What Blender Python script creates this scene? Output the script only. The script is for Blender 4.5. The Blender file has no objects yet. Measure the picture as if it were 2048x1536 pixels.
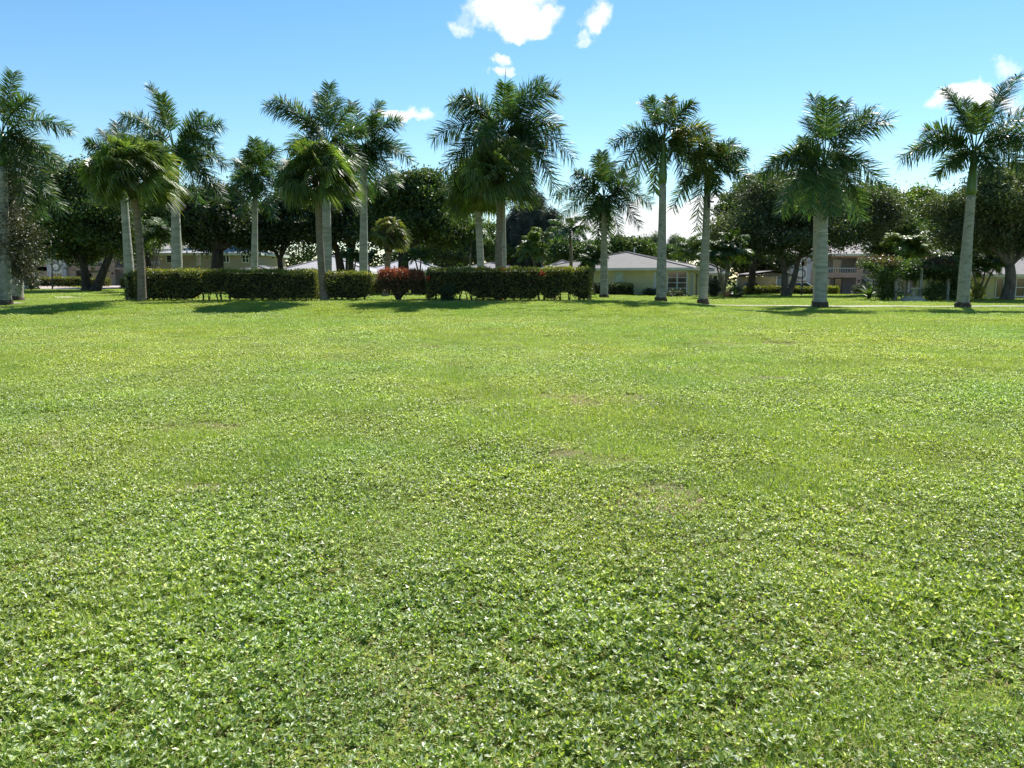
import bpy, math, random
import numpy as np
from mathutils import Vector
random.seed(7); RNG = np.random.default_rng(7)
S = bpy.context.scene; C = S.collection
R = math.radians
# ------------------------------------------------------------------ camera
F = 1547.0; EYE = 1.6; PITCH = math.atan(208 / F)
cp, sp = math.cos(PITCH), math.sin(PITCH)
cam = bpy.data.cameras.new('camera'); cam_o = bpy.data.objects.new('camera', cam); C.objects.link(cam_o)
cam.sensor_width = 36; cam.lens = 36 * F / 2048; cam.clip_end = 5000; cam.clip_start = .1
cam_o.location = (0, 0, EYE); cam_o.rotation_euler = (R(90) - PITCH, 0, 0)
S.camera = cam_o
# ------------------------------------------------------------------ light, sky, exposure
SUN_EL, SUN_AZ = R(50.5), R(27)
S.view_settings.view_transform = 'Standard'; S.view_settings.look = 'None'; S.view_settings.gamma = 1
S.view_settings.exposure = 1.1
sl = bpy.data.lights.new('sun', 'SUN'); sl.energy = 4.4; sl.angle = R(.53); sl.color = (1, .955, .88)
so = bpy.data.objects.new('sun', sl); C.objects.link(so)
sd = Vector((math.sin(SUN_AZ) * math.cos(SUN_EL), math.cos(SUN_AZ) * math.cos(SUN_EL), math.sin(SUN_EL)))
so.rotation_euler = sd.to_track_quat('Z', 'Y').to_euler(); so.location = sd * 60


def ray(u, v):
    a = (u - 1024) / F; b = -(v - 768) / F
    return Vector((a, cp + b * sp, -sp + b * cp))


def P(u, v, Y):
    d = ray(u, v); t = Y / d.y
    return Vector((d.x * t, Y, EYE + d.z * t))


def XU(u, Y, z=.2):
    return (u - 1024) / F * (Y * cp + (EYE - z) * sp)


class NT:
    """small node helper"""
    def __init__(s, tree): s.t = tree; s.n = tree.nodes; s.l = tree.links
    def new(s, typ, **kw):
        n = s.n.new(typ)
        for k, v in kw.items():
            if k.startswith('_'):
                n.inputs[int(k[1:])].default_value = v
            else: setattr(n, k, v)
        return n
    def link(s, a, b): s.l.new(a, b)


w = bpy.data.worlds.new('World'); S.world = w; w.use_nodes = True
nt = NT(w.node_tree); nt.n.clear()
out = nt.new('ShaderNodeOutputWorld'); bg = nt.new('ShaderNodeBackground'); bg.inputs[1].default_value = .076
sky = nt.new('ShaderNodeTexSky'); sky.sky_type = 'NISHITA'; sky.sun_disc = False
sky.sun_elevation = SUN_EL; sky.sun_rotation = SUN_AZ; sky.air_density = 1.0; sky.dust_density = .05; sky.ozone_density = 1.4
tc = nt.new('ShaderNodeTexCoord')
hs = nt.new('ShaderNodeHueSaturation'); hs.inputs['Saturation'].default_value = 1.24; hs.inputs['Hue'].default_value = .492
nt.link(sky.outputs[0], hs.inputs['Color'])
tint = nt.new('ShaderNodeMix', data_type='RGBA', blend_type='MULTIPLY'); tint.inputs[0].default_value = 1
tint.inputs[7].default_value = (1.0, 1.0, 1.0, 1)
nt.link(hs.outputs[0], tint.inputs[6])
nrm = nt.new('ShaderNodeVectorMath', operation='NORMALIZE'); nt.link(tc.outputs['Generated'], nrm.inputs[0])
noi = nt.new('ShaderNodeTexNoise'); noi.inputs['Scale'].default_value = 17; noi.inputs['Detail'].default_value = 9; noi.inputs['Roughness'].default_value = .6
nt.link(nrm.outputs[0], noi.inputs['Vector'])
ns = nt.new('ShaderNodeVectorMath', operation='SUBTRACT'); nt.link(noi.outputs['Color'], ns.inputs[0]); ns.inputs[1].default_value = (.5, .5, .5)
nw = nt.new('ShaderNodeVectorMath', operation='SCALE'); nt.link(ns.outputs[0], nw.inputs[0]); nw.inputs['Scale'].default_value = .09
wd = nt.new('ShaderNodeVectorMath', operation='ADD'); nt.link(nrm.outputs[0], wd.inputs[0]); nt.link(nw.outputs[0], wd.inputs[1])
total = None
CLOUDS = [(1005, 20, 56, 24, 1), (1064, 46, 54, 20, 1), (1040, 4, 50, 20, 1), (1186, 34, 24, 22, .7), (800, 220, 46, 14, .95), (1003, 108, 16, 11, .7), (1004, 138, 17, 10, .7), (1165, 78, 14, 10, .45),
          (1935, 186, 46, 17, .9), (1990, 196, 40, 14, .8), (1365, 458, 190, 44, 1.6), (1260, 476, 200, 30, 1.4), (1440, 425, 80, 30, 1.1), (920, 50, 20, 16, .4), (2025, 130, 26, 14, .4), (1090, 210, 22, 8, .5),
          (1160, 500, 60, 26, 1.2), (420, 495, 80, 20, 1.2), (1790, 388, 26, 12, 1), (40, 470, 60, 26, .8)]
for (u, v, ru, rv, k) in CLOUDS:
    d = ray(u, v).normalized()
    right = Vector((d.y, -d.x, 0)).normalized(); up = right.cross(d).normalized()
    sub = nt.new('ShaderNodeVectorMath', operation='SUBTRACT'); nt.link(wd.outputs[0], sub.inputs[0]); sub.inputs[1].default_value = d
    dr = nt.new('ShaderNodeVectorMath', operation='DOT_PRODUCT'); nt.link(sub.outputs[0], dr.inputs[0]); dr.inputs[1].default_value = right * (F / ru * (1.03 if rv < 28 else 1))
    du = nt.new('ShaderNodeVectorMath', operation='DOT_PRODUCT'); nt.link(sub.outputs[0], du.inputs[0]); du.inputs[1].default_value = up * (F / rv * (1.03 if rv < 28 else 1))
    dd = nt.new('ShaderNodeVectorMath', operation='DOT_PRODUCT'); nt.link(nrm.outputs[0], dd.inputs[0]); dd.inputs[1].default_value = d
    a2 = nt.new('ShaderNodeMath', operation='MULTIPLY'); nt.link(dr.outputs['Value'], a2.inputs[0]); nt.link(dr.outputs['Value'], a2.inputs[1])
    b2 = nt.new('ShaderNodeMath', operation='MULTIPLY_ADD'); nt.link(du.outputs['Value'], b2.inputs[0]); nt.link(du.outputs['Value'], b2.inputs[1]); nt.link(a2.outputs[0], b2.inputs[2])
    m = nt.new('ShaderNodeMapRange', interpolation_type='SMOOTHSTEP'); nt.link(b2.outputs[0], m.inputs[0])
    m.inputs[1].default_value = 2.1; m.inputs[2].default_value = .0; m.inputs[3].default_value = 0; m.inputs[4].default_value = k
    f = nt.new('ShaderNodeMath', operation='GREATER_THAN'); nt.link(dd.outputs['Value'], f.inputs[0]); f.inputs[1].default_value = 0
    g = nt.new('ShaderNodeMath', operation='MULTIPLY'); nt.link(m.outputs[0], g.inputs[0]); nt.link(f.outputs[0], g.inputs[1])
    if total is None: total = g
    else:
        a = nt.new('ShaderNodeMath', operation='ADD'); nt.link(total.outputs[0], a.inputs[0]); nt.link(g.outputs[0], a.inputs[1]); total = a
noi2 = nt.new('ShaderNodeTexNoise'); noi2.inputs['Scale'].default_value = 34; noi2.inputs['Detail'].default_value = 8; noi2.inputs['Roughness'].default_value = .62
nt.link(wd.outputs[0], noi2.inputs['Vector'])
wsp = nt.new('ShaderNodeMapRange'); nt.link(noi2.outputs['Fac'], wsp.inputs[0]); wsp.inputs[1].default_value = .3; wsp.inputs[2].default_value = .62; wsp.inputs[3].default_value = .35; wsp.inputs[4].default_value = 1.7
tm = nt.new('ShaderNodeMath', operation='MULTIPLY', use_clamp=True); nt.link(total.outputs[0], tm.inputs[0]); nt.link(wsp.outputs[0], tm.inputs[1])
mixc = nt.new('ShaderNodeMix', data_type='RGBA'); nt.link(tm.outputs[0], mixc.inputs[0]); nt.link(tint.outputs[2], mixc.inputs[6]); mixc.inputs[7].default_value = (7.6, 7.7, 7.9, 1)
nt.link(mixc.outputs[2], bg.inputs[0]); nt.link(bg.outputs[0], out.inputs[0])

# ------------------------------------------------------------------ materials
def rgb(c): return (c[0], c[1], c[2], 1)


def leaf_mat(name, c1, c2, c3=None, rough=.42, trans=.35, tc=None, nscale=.35, coat=.0, spec=.5, lo=.6, hi=1.4):
    m = bpy.data.materials.new(name); m.use_nodes = True; t = NT(m.node_tree); t.n.clear()
    o = t.new('ShaderNodeOutputMaterial'); g = t.new('ShaderNodeNewGeometry')
    r = t.new('ShaderNodeValToRGB'); t.link(g.outputs['Random Per Island'], r.inputs[0])
    r.color_ramp.elements[0].color = rgb(c1); r.color_ramp.elements[1].color = rgb(c2); r.color_ramp.elements[1].position = .8
    if c3:
        e = r.color_ramp.elements.new(.93); e.color = rgb(c3)
    n = t.new('ShaderNodeTexNoise'); n.inputs['Scale'].default_value = nscale; n.inputs['Detail'].default_value = 3
    t.link(g.outputs['Position'], n.inputs['Vector'])
    mr = t.new('ShaderNodeMapRange'); t.link(n.outputs['Fac'], mr.inputs[0]); mr.inputs[1].default_value = .3; mr.inputs[2].default_value = .7; mr.inputs[3].default_value = lo; mr.inputs[4].default_value = hi
    mu = t.new('ShaderNodeVectorMath', operation='SCALE'); t.link(r.outputs[0], mu.inputs[0]); t.link(mr.outputs[0], mu.inputs['Scale'])
    p = t.new('ShaderNodeBsdfPrincipled'); t.link(mu.outputs[0], p.inputs['Base Color']); p.inputs['Roughness'].default_value = rough
    p.inputs['Specular IOR Level'].default_value = spec
    tr = t.new('ShaderNodeBsdfTranslucent'); ts = t.new('ShaderNodeVectorMath', operation='MULTIPLY'); t.link(mu.outputs[0], ts.inputs[0]); ts.inputs[1].default_value = tc or (1.5, 1.6, .6)
    t.link(ts.outputs[0], tr.inputs[0])
    mx = t.new('ShaderNodeMixShader'); mx.inputs[0].default_value = trans; t.link(p.outputs[0], mx.inputs[1]); t.link(tr.outputs[0], mx.inputs[2]); t.link(mx.outputs[0], o.inputs[0])
    return m


def mat(name, c1, c2=None, scale=4, rough=.8, detail=5, bump=.0, stretch=(1, 1, 1), lo=.35, hi=.65, metallic=0, spec=.4, spots=None):
    m = bpy.data.materials.new(name); m.use_nodes = True; t = NT(m.node_tree)
    p = t.n['Principled BSDF']; p.inputs['Roughness'].default_value = rough; p.inputs['Metallic'].default_value = metallic; p.inputs['Specular IOR Level'].default_value = spec
    c2 = c2 or tuple(x * .85 for x in c1)
    g = t.new('ShaderNodeNewGeometry'); mp = t.new('ShaderNodeMapping'); mp.inputs['Scale'].default_value = stretch; t.link(g.outputs['Position'], mp.inputs[0])
    n = t.new('ShaderNodeTexNoise'); n.inputs['Scale'].default_value = scale; n.inputs['Detail'].default_value = detail; t.link(mp.outputs[0], n.inputs['Vector'])
    r = t.new('ShaderNodeValToRGB'); t.link(n.outputs['Fac'], r.inputs[0]); r.color_ramp.elements[0].position = lo; r.color_ramp.elements[1].position = hi
    r.color_ramp.elements[0].color = rgb(c2); r.color_ramp.elements[1].color = rgb(c1)
    last = r.outputs[0]
    if spots:
        sc, th, col = spots
        n2 = t.new('ShaderNodeTexNoise'); n2.inputs['Scale'].default_value = sc; n2.inputs['Detail'].default_value = 6; t.link(g.outputs['Position'], n2.inputs['Vector'])
        k = t.new('ShaderNodeMapRange'); t.link(n2.outputs['Fac'], k.inputs[0]); k.inputs[1].default_value = th; k.inputs[2].default_value = th + .08
        mx = t.new('ShaderNodeMix', data_type='RGBA'); t.link(k.outputs[0], mx.inputs[0]); t.link(last, mx.inputs[6]); mx.inputs[7].default_value = rgb(col); last = mx.outputs[2]
    t.link(last, p.inputs['Base Color'])
    if bump:
        b = t.new('ShaderNodeBump'); b.inputs['Strength'].default_value = bump; b.inputs['Distance'].default_value = .03; t.link(n.outputs['Fac'], b.inputs['Height']); t.link(b.outputs[0], p.inputs['Normal'])
    return m


M = {}
M['royal'] = leaf_mat('royal_frond', (.032, .074, .025), (.072, .138, .044), (.15, .17, .06), rough=.46, trans=.36, nscale=.5)
M['royal_gold'] = leaf_mat('yellowing_frond', (.045, .075, .014), (.13, .145, .02), (.25, .21, .03), rough=.32, trans=.4, nscale=.6)
M['rachis'] = mat('rachis', (.11, .14, .04), (.07, .10, .03), rough=.5)
M['shaft'] = mat('crownshaft', (.10, .19, .05), (.06, .12, .035), scale=2, stretch=(3, 3, .6), rough=.35)
M['fan'] = leaf_mat('fan_frond', (.06, .105, .026), (.12, .175, .042), (.2, .22, .08), rough=.42, trans=.42, nscale=.7)
M['fan_pale'] = leaf_mat('fan_frond_pale', (.09, .12, .03), (.17, .19, .05), (.25, .2, .1), rough=.4, trans=.35, nscale=.9)
M['thatch'] = mat('leaf_bases', (.07, .05, .03), (.02, .015, .01), scale=14, rough=.9, bump=.6)
M['palmtrunk'] = mat('royal_trunk', (.34, .34, .28), (.19, .20, .155), scale=2.4, stretch=(.5, .5, 3), rough=.85, bump=.35, lo=.3, hi=.7, spots=(3.1, .60, (.17, .19, .11)))
M['palmtrunk_pale'] = mat('royal_trunk_pale', (.38, .38, .32), (.23, .24, .19), scale=2.2, stretch=(.5, .5, 3), rough=.85, bump=.35, spots=(2.7, .63, (.2, .24, .13)))
M['palmtrunk_lichen'] = mat('royal_trunk_lichen', (.33, .325, .27), (.22, .23, .18), scale=2.6, stretch=(1, 1, 3), rough=.9, bump=.3, spots=(4.5, .55, (.17, .185, .135)))
M['brown_trunk'] = mat('sabal_trunk', (.22, .19, .13), (.12, .10, .07), scale=3, stretch=(1, 1, 5), rough=.95, bump=.4)
M['foot'] = mat('root_foot', (.11, .08, .05), (.04, .03, .02), scale=9, rough=.95, bump=.7)
M['bark'] = mat('bark', (.075, .06, .045), (.03, .025, .02), scale=4, stretch=(1, 1, .4), rough=.95, bump=.5)
M['bark_grey'] = mat('bark_grey', (.16, .14, .11), (.08, .07, .055), scale=4, stretch=(1, 1, .4), rough=.95, bump=.5)
M['dark'] = leaf_mat('dark_leaf', (.03, .06, .016), (.075, .125, .03), (.16, .2, .05), rough=.52, trans=.28)
M['darker'] = leaf_mat('darker_leaf', (.018, .034, .012), (.042, .07, .02), (.10, .11, .04), rough=.52, trans=.22)
M['oak'] = leaf_mat('oak_leaf', (.045, .066, .026), (.095, .125, .045), (.18, .19, .085), rough=.55, trans=.25)  # leaf green raised to put the haze veil into the colour
M['mid'] = leaf_mat('mid_leaf', (.035, .07, .02), (.085, .145, .035), (.15, .19, .06), rough=.5, trans=.3)
M['bright'] = leaf_mat('bright_leaf', (.06, .11, .025), (.14, .21, .04), (.24, .26, .07), rough=.42, trans=.35)
M['pine'] = leaf_mat('needle', (.04, .055, .045), (.08, .10, .075), (.15, .15, .12), rough=.6, trans=.15)
M['pale_pine'] = leaf_mat('pale_needle', (.10, .13, .09), (.2, .23, .16), rough=.6, trans=.3)
M['purple'] = leaf_mat('purple_leaf', (.035, .042, .02), (.075, .08, .038), (.15, .13, .08), rough=.48, trans=.15)
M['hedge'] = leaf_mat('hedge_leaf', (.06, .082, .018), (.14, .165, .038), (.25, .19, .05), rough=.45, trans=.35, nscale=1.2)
M['hedge_tip'] = leaf_mat('hedge_pale_leaf', (.11, .15, .03), (.22, .24, .05), (.36, .26, .05), rough=.4, trans=.35, nscale=1.2)  # paler leaf colour along the hedge top and on scattered leaves
M['redleaf'] = leaf_mat('red_leaf', (.15, .05, .028), (.28, .095, .045), (.30, .17, .06), rough=.4, trans=.3, tc=(1.4, .9, .6))
M['redunder'] = leaf_mat('red_shrub_leaf', (.05, .05, .02), (.10, .075, .03), (.20, .09, .04), rough=.4, trans=.3)
M['flower'] = leaf_mat('red_flower', (.5, .04, .02), (.7, .10, .04), rough=.5, trans=.3, tc=(1.3, .8, .6))
M['goldshrub'] = leaf_mat('gold_leaf', (.16, .19, .03), (.30, .31, .05), rough=.4, trans=.35)
M['inner'] = mat('dark_core', (.022, .018, .010), (.008, .008, .005), scale=14, rough=1)  # near-black colour that paints the dark inside of hedges and shrubs
M['roof_pale'] = mat('roof_pale', (.36, .36, .38), (.30, .30, .32), scale=2.2, rough=.85)
M['roof_grey'] = mat('roof_grey', (.20, .188, .178), (.165, .155, .147), scale=2.4, stretch=(1, 1, 1), rough=.9, bump=.15, spots=(1.1, .62, (.17, .165, .17)))
M['roof_mid'] = mat('roof_mid', (.20, .19, .195), (.15, .145, .15), scale=2.4, stretch=(1, 1, 1), rough=.9, bump=.15)
M['roof_pink'] = mat('roof_pink', (.36, .32, .31), (.26, .23, .23), scale=2.4, stretch=(1, 1, 1), rough=.9)
M['fascia'] = mat('fascia', (.7, .7, .62), (.6, .6, .53), scale=1.5, rough=.6)
M['fascia_green'] = mat('fascia_green', (.52, .58, .5), (.45, .5, .44), scale=1.5, rough=.6)
M['yellow_wall'] = mat('yellow_wall', (.62, .57, .30), (.54, .50, .26), scale=1.3, rough=.85, bump=.05)
M['tan_wall'] = mat('tan_wall', (.33, .29, .21), (.28, .25, .18), scale=1.3, rough=.9, bump=.05)
M['cream_wall'] = mat('cream_wall', (.66, .60, .44), (.58, .53, .38), scale=1.3, rough=.9)
M['pink_wall'] = mat('pink_wall', (.50, .36, .30), (.42, .30, .25), scale=1.2, rough=.9)
M['lilac_wall'] = mat('lilac_wall', (.55, .54, .60), (.46, .45, .52), scale=1.2, rough=.9)
M['grey_wall'] = mat('grey_wall', (.3, .28, .3), (.24, .23, .25), scale=1.2, rough=.9)
M['white'] = mat('white_paint', (.78, .79, .76), (.66, .67, .65), scale=2, rough=.5)
M['shutter'] = mat('shutter_green', (.60, .68, .56), (.5, .58, .47), scale=2, rough=.6)
M['black'] = mat('black_metal', (.02, .02, .022), (.012, .012, .014), rough=.4)
M['glass'] = mat('window_glass', (.028, .034, .042), (.015, .018, .022), scale=.8, rough=.08, spec=.8)
M['door_dark'] = mat('dark_door', (.04, .035, .035), (.03, .025, .025), rough=.5)
M['path'] = mat('concrete_path', (.48, .44, .34), (.38, .35, .27), scale=3, rough=.9, bump=.1)
M['gravel'] = mat('pink_paving', (.46, .38, .34), (.36, .3, .27), scale=4, rough=.95, bump=.2)
M['sand'] = mat('bare_sand', (.50, .46, .30), (.30, .32, .14), scale=2.5, rough=1, lo=.42, hi=.6)
M['stone'] = mat('pale_stone', (.36, .36, .30), (.26, .26, .22), scale=6, rough=.85, bump=.2)
M['stump'] = mat('stump_grey', (.06, .05, .036), (.025, .022, .018), scale=8, stretch=(2, 2, .5), rough=.95, bump=.6)
M['car_white'] = mat('car_paint', (.75, .76, .78), (.72, .73, .75), rough=.2, spec=.7)
M['car_blue'] = mat('car_paint_blue', (.30, .42, .52), (.27, .38, .48), rough=.2, spec=.7)
M['tyre'] = mat('tyre', (.02, .02, .02), rough=.9)
M['rim'] = mat('rim', (.5, .5, .5), rough=.3, metallic=.8)
M['lamp_red'] = mat('tail_light', (.4, .02, .02), rough=.2)
M['terracotta'] = mat('terracotta', (.5, .2, .11), (.4, .15, .08), rough=.8)


# ------------------------------------------------------------------ mesh helpers
ORG = {}


def tag(o, label=None, cat=None, group=None, kind=None):
    if label: o['label'] = label
    if cat: o['category'] = cat
    if group: o['group'] = group
    if kind: o['kind'] = kind
    return o


def empty(name, loc, label, cat, group=None, rz=0):
    o = bpy.data.objects.new(name, None); C.objects.link(o); o.location = loc; o.rotation_euler = (0, 0, rz); o.empty_display_size = .3
    ORG[o.name] = Vector(loc)
    return tag(o, label, cat, group)


def mesh(name, V, Fc, m, parent=None, local=False, smooth=False, org=None):
    """V (n,3); Fc list/array of faces: an array (k,4)/(k,3) or a list of arrays"""
    V = np.asarray(V, dtype=np.float32).reshape(-1, 3)
    if parent is not None: org = ORG[parent.name]
    if org is not None and not local: V = V - np.array(org, dtype=np.float32)
    if isinstance(Fc, np.ndarray): Fc = [Fc]
    me = bpy.data.meshes.new(name)
    Fs = [np.asarray(f, dtype=np.int32) for f in Fc if len(f)]
    me.vertices.add(len(V)); me.vertices.foreach_set('co', V.ravel())
    loops = np.concatenate([f.ravel() for f in Fs]); cnt = np.concatenate([np.full(len(f), f.shape[1], np.int32) for f in Fs])
    st = np.concatenate([[0], np.cumsum(cnt)[:-1]]).astype(np.int32)
    me.loops.add(len(loops)); me.loops.foreach_set('vertex_index', loops)
    me.polygons.add(len(cnt)); me.polygons.foreach_set('loop_start', st); me.polygons.foreach_set('loop_total', cnt)
    me.polygons.foreach_set('use_smooth', np.full(len(cnt), bool(smooth)))
    me.update(calc_edges=True); me.validate()
    for mm in (m if isinstance(m, (list, tuple)) else [m]): me.materials.append(mm)
    o = bpy.data.objects.new(name, me); C.objects.link(o)
    if parent is not None:
        o.parent = parent; ORG[o.name] = ORG[parent.name]
    elif org is not None:
        o.location = org; ORG[o.name] = Vector(org)
    return o


class Acc:
    """accumulates vertices and quads/tris/ngons"""
    def __init__(s): s.v = []; s.q = []; s.t = []; s.n = 0; s.ng = []
    def add(s, V, Q=None, T=None):
        V = np.asarray(V, float).reshape(-1, 3)
        if Q is not None and len(Q): s.q.append(np.asarray(Q) + s.n)
        if T is not None and len(T): s.t.append(np.asarray(T) + s.n)
        s.v.append(V); s.n += len(V); return s
    def box(s, x0, x1, y0, y1, z0, z1):
        V = [(x0, y0, z0), (x1, y0, z0), (x1, y1, z0), (x0, y1, z0), (x0, y0, z1), (x1, y0, z1), (x1, y1, z1), (x0, y1, z1)]
        return s.add(V, [(0, 3, 2, 1), (4, 5, 6, 7), (0, 1, 5, 4), (1, 2, 6, 5), (2, 3, 7, 6), (3, 0, 4, 7)])
    def tube(s, pts, rad, n=10, cap=True):
        pts = np.asarray(pts, float); k = len(pts); rad = np.broadcast_to(rad, (k,))
        T = np.gradient(pts, axis=0); T /= np.linalg.norm(T, axis=1)[:, None] + 1e-9
        ref = np.array([0, 1., 0]) if abs(T[:, 1]).mean() < .8 else np.array([1., 0, 0])
        A = np.cross(T, ref); A /= np.linalg.norm(A, axis=1)[:, None] + 1e-9; B = np.cross(T, A)
        th = np.linspace(0, 2 * np.pi, n, endpoint=False)
        V = pts[:, None] + (A[:, None] * np.cos(th)[None, :, None] + B[:, None] * np.sin(th)[None, :, None]) * rad[:, None, None]
        i = np.arange(k - 1)[:, None] * n; j = np.arange(n)[None]; j2 = (j + 1) % n
        Q = np.stack([i + j, i + j2, i + n + j2, i + n + j], -1).reshape(-1, 4)
        V = V.reshape(-1, 3); T3 = None
        if cap:
            V = np.vstack([V, pts[0], pts[-1]]); jj = np.arange(n); c0 = k * n
            T3 = np.vstack([np.stack([np.full(n, c0), (jj + 1) % n, jj], -1), np.stack([np.full(n, c0 + 1), (k - 1) * n + jj, (k - 1) * n + (jj + 1) % n], -1)])
        return s.add(V, Q, T3)
    def prism(s, prof, y0, y1):
        """profile (x,z) counter-clockwise seen from the front, extruded along y"""
        n = len(prof); V = [(x, y0, z) for x, z in prof] + [(x, y1, z) for x, z in prof]
        s.add(V, [(i, (i + 1) % n, n + (i + 1) % n, n + i) for i in range(n)])
        b = s.n - 2 * n
        s.ng.append(np.array([[b + i for i in range(n)]])); s.ng.append(np.array([[b + n + i for i in range(n)][::-1]]))
        return s
    def build(s, name, m, parent=None, local=False, smooth=False, org=None):
        fs = []
        if s.q: fs.append(np.vstack(s.q))
        if s.t: fs.append(np.vstack(s.t))
        fs += s.ng
        return mesh(name, np.vstack(s.v), fs, m, parent, local, smooth, org)


def sst(a, b, x):
    t = np.clip((np.asarray(x, float) - a) / (b - a), 0, 1); return t * t * (3 - 2 * t)


def ht(x, y):
    x = np.asarray(x, float); y = np.asarray(y, float)
    z = .46 * sst(30.5, 39.5, y) * (1 - .4 * sst(46, 56, y)) * sst(-29, -19, x) * (1 - .9 * sst(4, 13, x))
    z = z + .2 * sst(40, 50, y) * (1 - sst(-28, -20, x))
    z = z + .55 * sst(50, 110, y) * (1 - sst(-30, 0, x)) - .38 * sst(74, 108, y) * sst(2, 26, x)
    z = z + .025 * np.sin(x * .31 + 1.3) * np.sin(y * .23 + .4) * sst(3, 12, y) + .02 * np.sin(x * .83 + y * .52) * np.sin(y * .61 - x * .2) * sst(2, 10, y)
    return z


def H(x, y): return float(ht(x, y))


# ------------------------------------------------------------------ ground
gx = np.concatenate([-np.geomspace(70, 2500, 26)[::-1], np.linspace(-69, 69, 231), np.geomspace(70, 2500, 26)])
gy = np.concatenate([[-200, -60], np.linspace(-12, 125, 275), np.geomspace(127, 3500, 30)])
GX, GY = np.meshgrid(gx, gy); GZ = ht(GX, GY)
nx, ny = len(gx), len(gy)
ii = (np.arange(ny - 1)[:, None] * nx + np.arange(nx - 1)[None]).ravel()
gq = np.stack([ii, ii + 1, ii + nx + 1, ii + nx], -1)
gm = bpy.data.materials.new('lawn_soil'); gm.use_nodes = True; t = NT(gm.node_tree); p = t.n['Principled BSDF']; p.inputs['Roughness'].default_value = .95; p.inputs['Specular IOR Level'].default_value = .15
g = t.new('ShaderNodeNewGeometry')
n1 = t.new('ShaderNodeTexNoise'); n1.inputs['Scale'].default_value = 30; n1.inputs['Detail'].default_value = 8; t.link(g.outputs['Position'], n1.inputs['Vector'])
n2 = t.new('ShaderNodeTexNoise'); n2.inputs['Scale'].default_value = .25; n2.inputs['Detail'].default_value = 5; t.link(g.outputs['Position'], n2.inputs['Vector'])
r1 = t.new('ShaderNodeValToRGB'); t.link(n1.outputs['Fac'], r1.inputs[0]); r1.color_ramp.elements[0].position = .35; r1.color_ramp.elements[1].position = .65
r1.color_ramp.elements[0].color = (.07, .075, .022, 1); r1.color_ramp.elements[1].color = (.22, .27, .05, 1)
r2 = t.new('ShaderNodeValToRGB'); t.link(n2.outputs['Fac'], r2.inputs[0]); r2.color_ramp.elements[0].position = .35; r2.color_ramp.elements[1].position = .7
r2.color_ramp.elements[0].color = (.9, 1, .9, 1); r2.color_ramp.elements[1].color = (1.35, 1.15, .9, 1)
mm = t.new('ShaderNodeMix', data_type='RGBA', blend_type='MULTIPLY'); mm.inputs[0].default_value = 1; t.link(r1.outputs[0], mm.inputs[6]); t.link(r2.outputs[0], mm.inputs[7]); t.link(mm.outputs[2], p.inputs['Base Color'])
bb = t.new('ShaderNodeBump'); bb.inputs['Strength'].default_value = .6; bb.inputs['Distance'].default_value = .05; t.link(n1.outputs['Fac'], bb.inputs['Height']); t.link(bb.outputs[0], p.inputs['Normal'])
go = mesh('lawn', np.stack([GX.ravel(), GY.ravel(), GZ.ravel()], -1), gq, gm, smooth=True); tag(go, kind='structure')


def ribbon(name, pts, width, m, kind='structure', lift=.03):
    """pts = (x,y) centreline draped over the ground"""
    pts = np.asarray(pts, float); d = np.concatenate([[0], np.cumsum(np.linalg.norm(np.diff(pts, axis=0), axis=1))])
    k = max(8, int(d[-1] / .8)); s_ = np.linspace(0, d[-1], k); x = np.interp(s_, d, pts[:, 0]); y = np.interp(s_, d, pts[:, 1])
    tx, ty = np.gradient(x), np.gradient(y); l = np.hypot(tx, ty); nx_, ny_ = -ty / l, tx / l
    W = np.broadcast_to(width, k); V = []
    for c in (-.5, -.17, .17, .5):
        X, Y = x + nx_ * W * c, y + ny_ * W * c; V.append(np.stack([X, Y, ht(X, Y) + lift], -1))
    V = np.stack(V, 1).reshape(-1, 3); i = np.arange(k - 1)[:, None] * 4; j = np.arange(3)[None]
    Q = np.stack([i + j + 1, i + j, i + j + 4, i + j + 5], -1).reshape(-1, 4)
    return tag(mesh(name, V, Q, m, smooth=True), kind=kind)


def U2(u, Y): return (XU(u, Y), Y)


ribbon('footpath', [U2(1393, 47.2), U2(1480, 46.3), U2(1620, 46.3), U2(1800, 45.6), U2(1960, 45.0), U2(2150, 44.4), U2(2500, 43.6)], 1.4, M['path'], lift=.05)
ribbon('footpath', [U2(-400, 47), U2(-60, 46.6), U2(20, 47.2), U2(58, 48.5)], 1.7, M['path'])
ribbon('footpath', [U2(1830, 47.0), U2(1822, 50), U2(1830, 54.5)], 1.6, M['sand'], lift=.03)
ribbon('road', [U2(60, 99), U2(120, 90), U2(165, 88), U2(205, 92), U2(240, 103), U2(262, 112)], 5, M['gravel'])
ribbon('road', [U2(-300, 116), U2(60, 112), U2(110, 99)], 4, M['gravel'])
ribbon('road', [U2(1420, 92), U2(1500, 94), U2(1700, 99), U2(1900, 102)], 5, M['gravel'])
ribbon('sandy_patch', [U2(118, 61.5), U2(148, 60.5), U2(180, 62)], [1.6] * 8, M['sand'])
ribbon('driveway', [U2(750, 76), U2(870, 76)], 2.5, M['gravel'])

# ------------------------------------------------------------------ grass: instanced tufts on the lawn
def leaves_np(C0, D, W, L, Wd, fold=0.12):
    """rhombic leaf: base, two sides, tip; C0 base pts, D unit dir, W unit width dir"""
    n = len(C0); L = np.broadcast_to(L, n)[:, None]; Wd = np.broadcast_to(Wd, n)[:, None]
    N = np.cross(D, W); mid = C0 + D * L * .5 + N * L * 0
    V = np.stack([C0, mid + W * Wd / 2 + N * L * fold, C0 + D * L, mid - W * Wd / 2 + N * L * fold], 1)
    i = np.arange(n)[:, None] * 4
    return V.reshape(-1, 3), np.concatenate([i + [[0, 1, 2]], i + [[0, 2, 3]]], 0)


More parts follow.
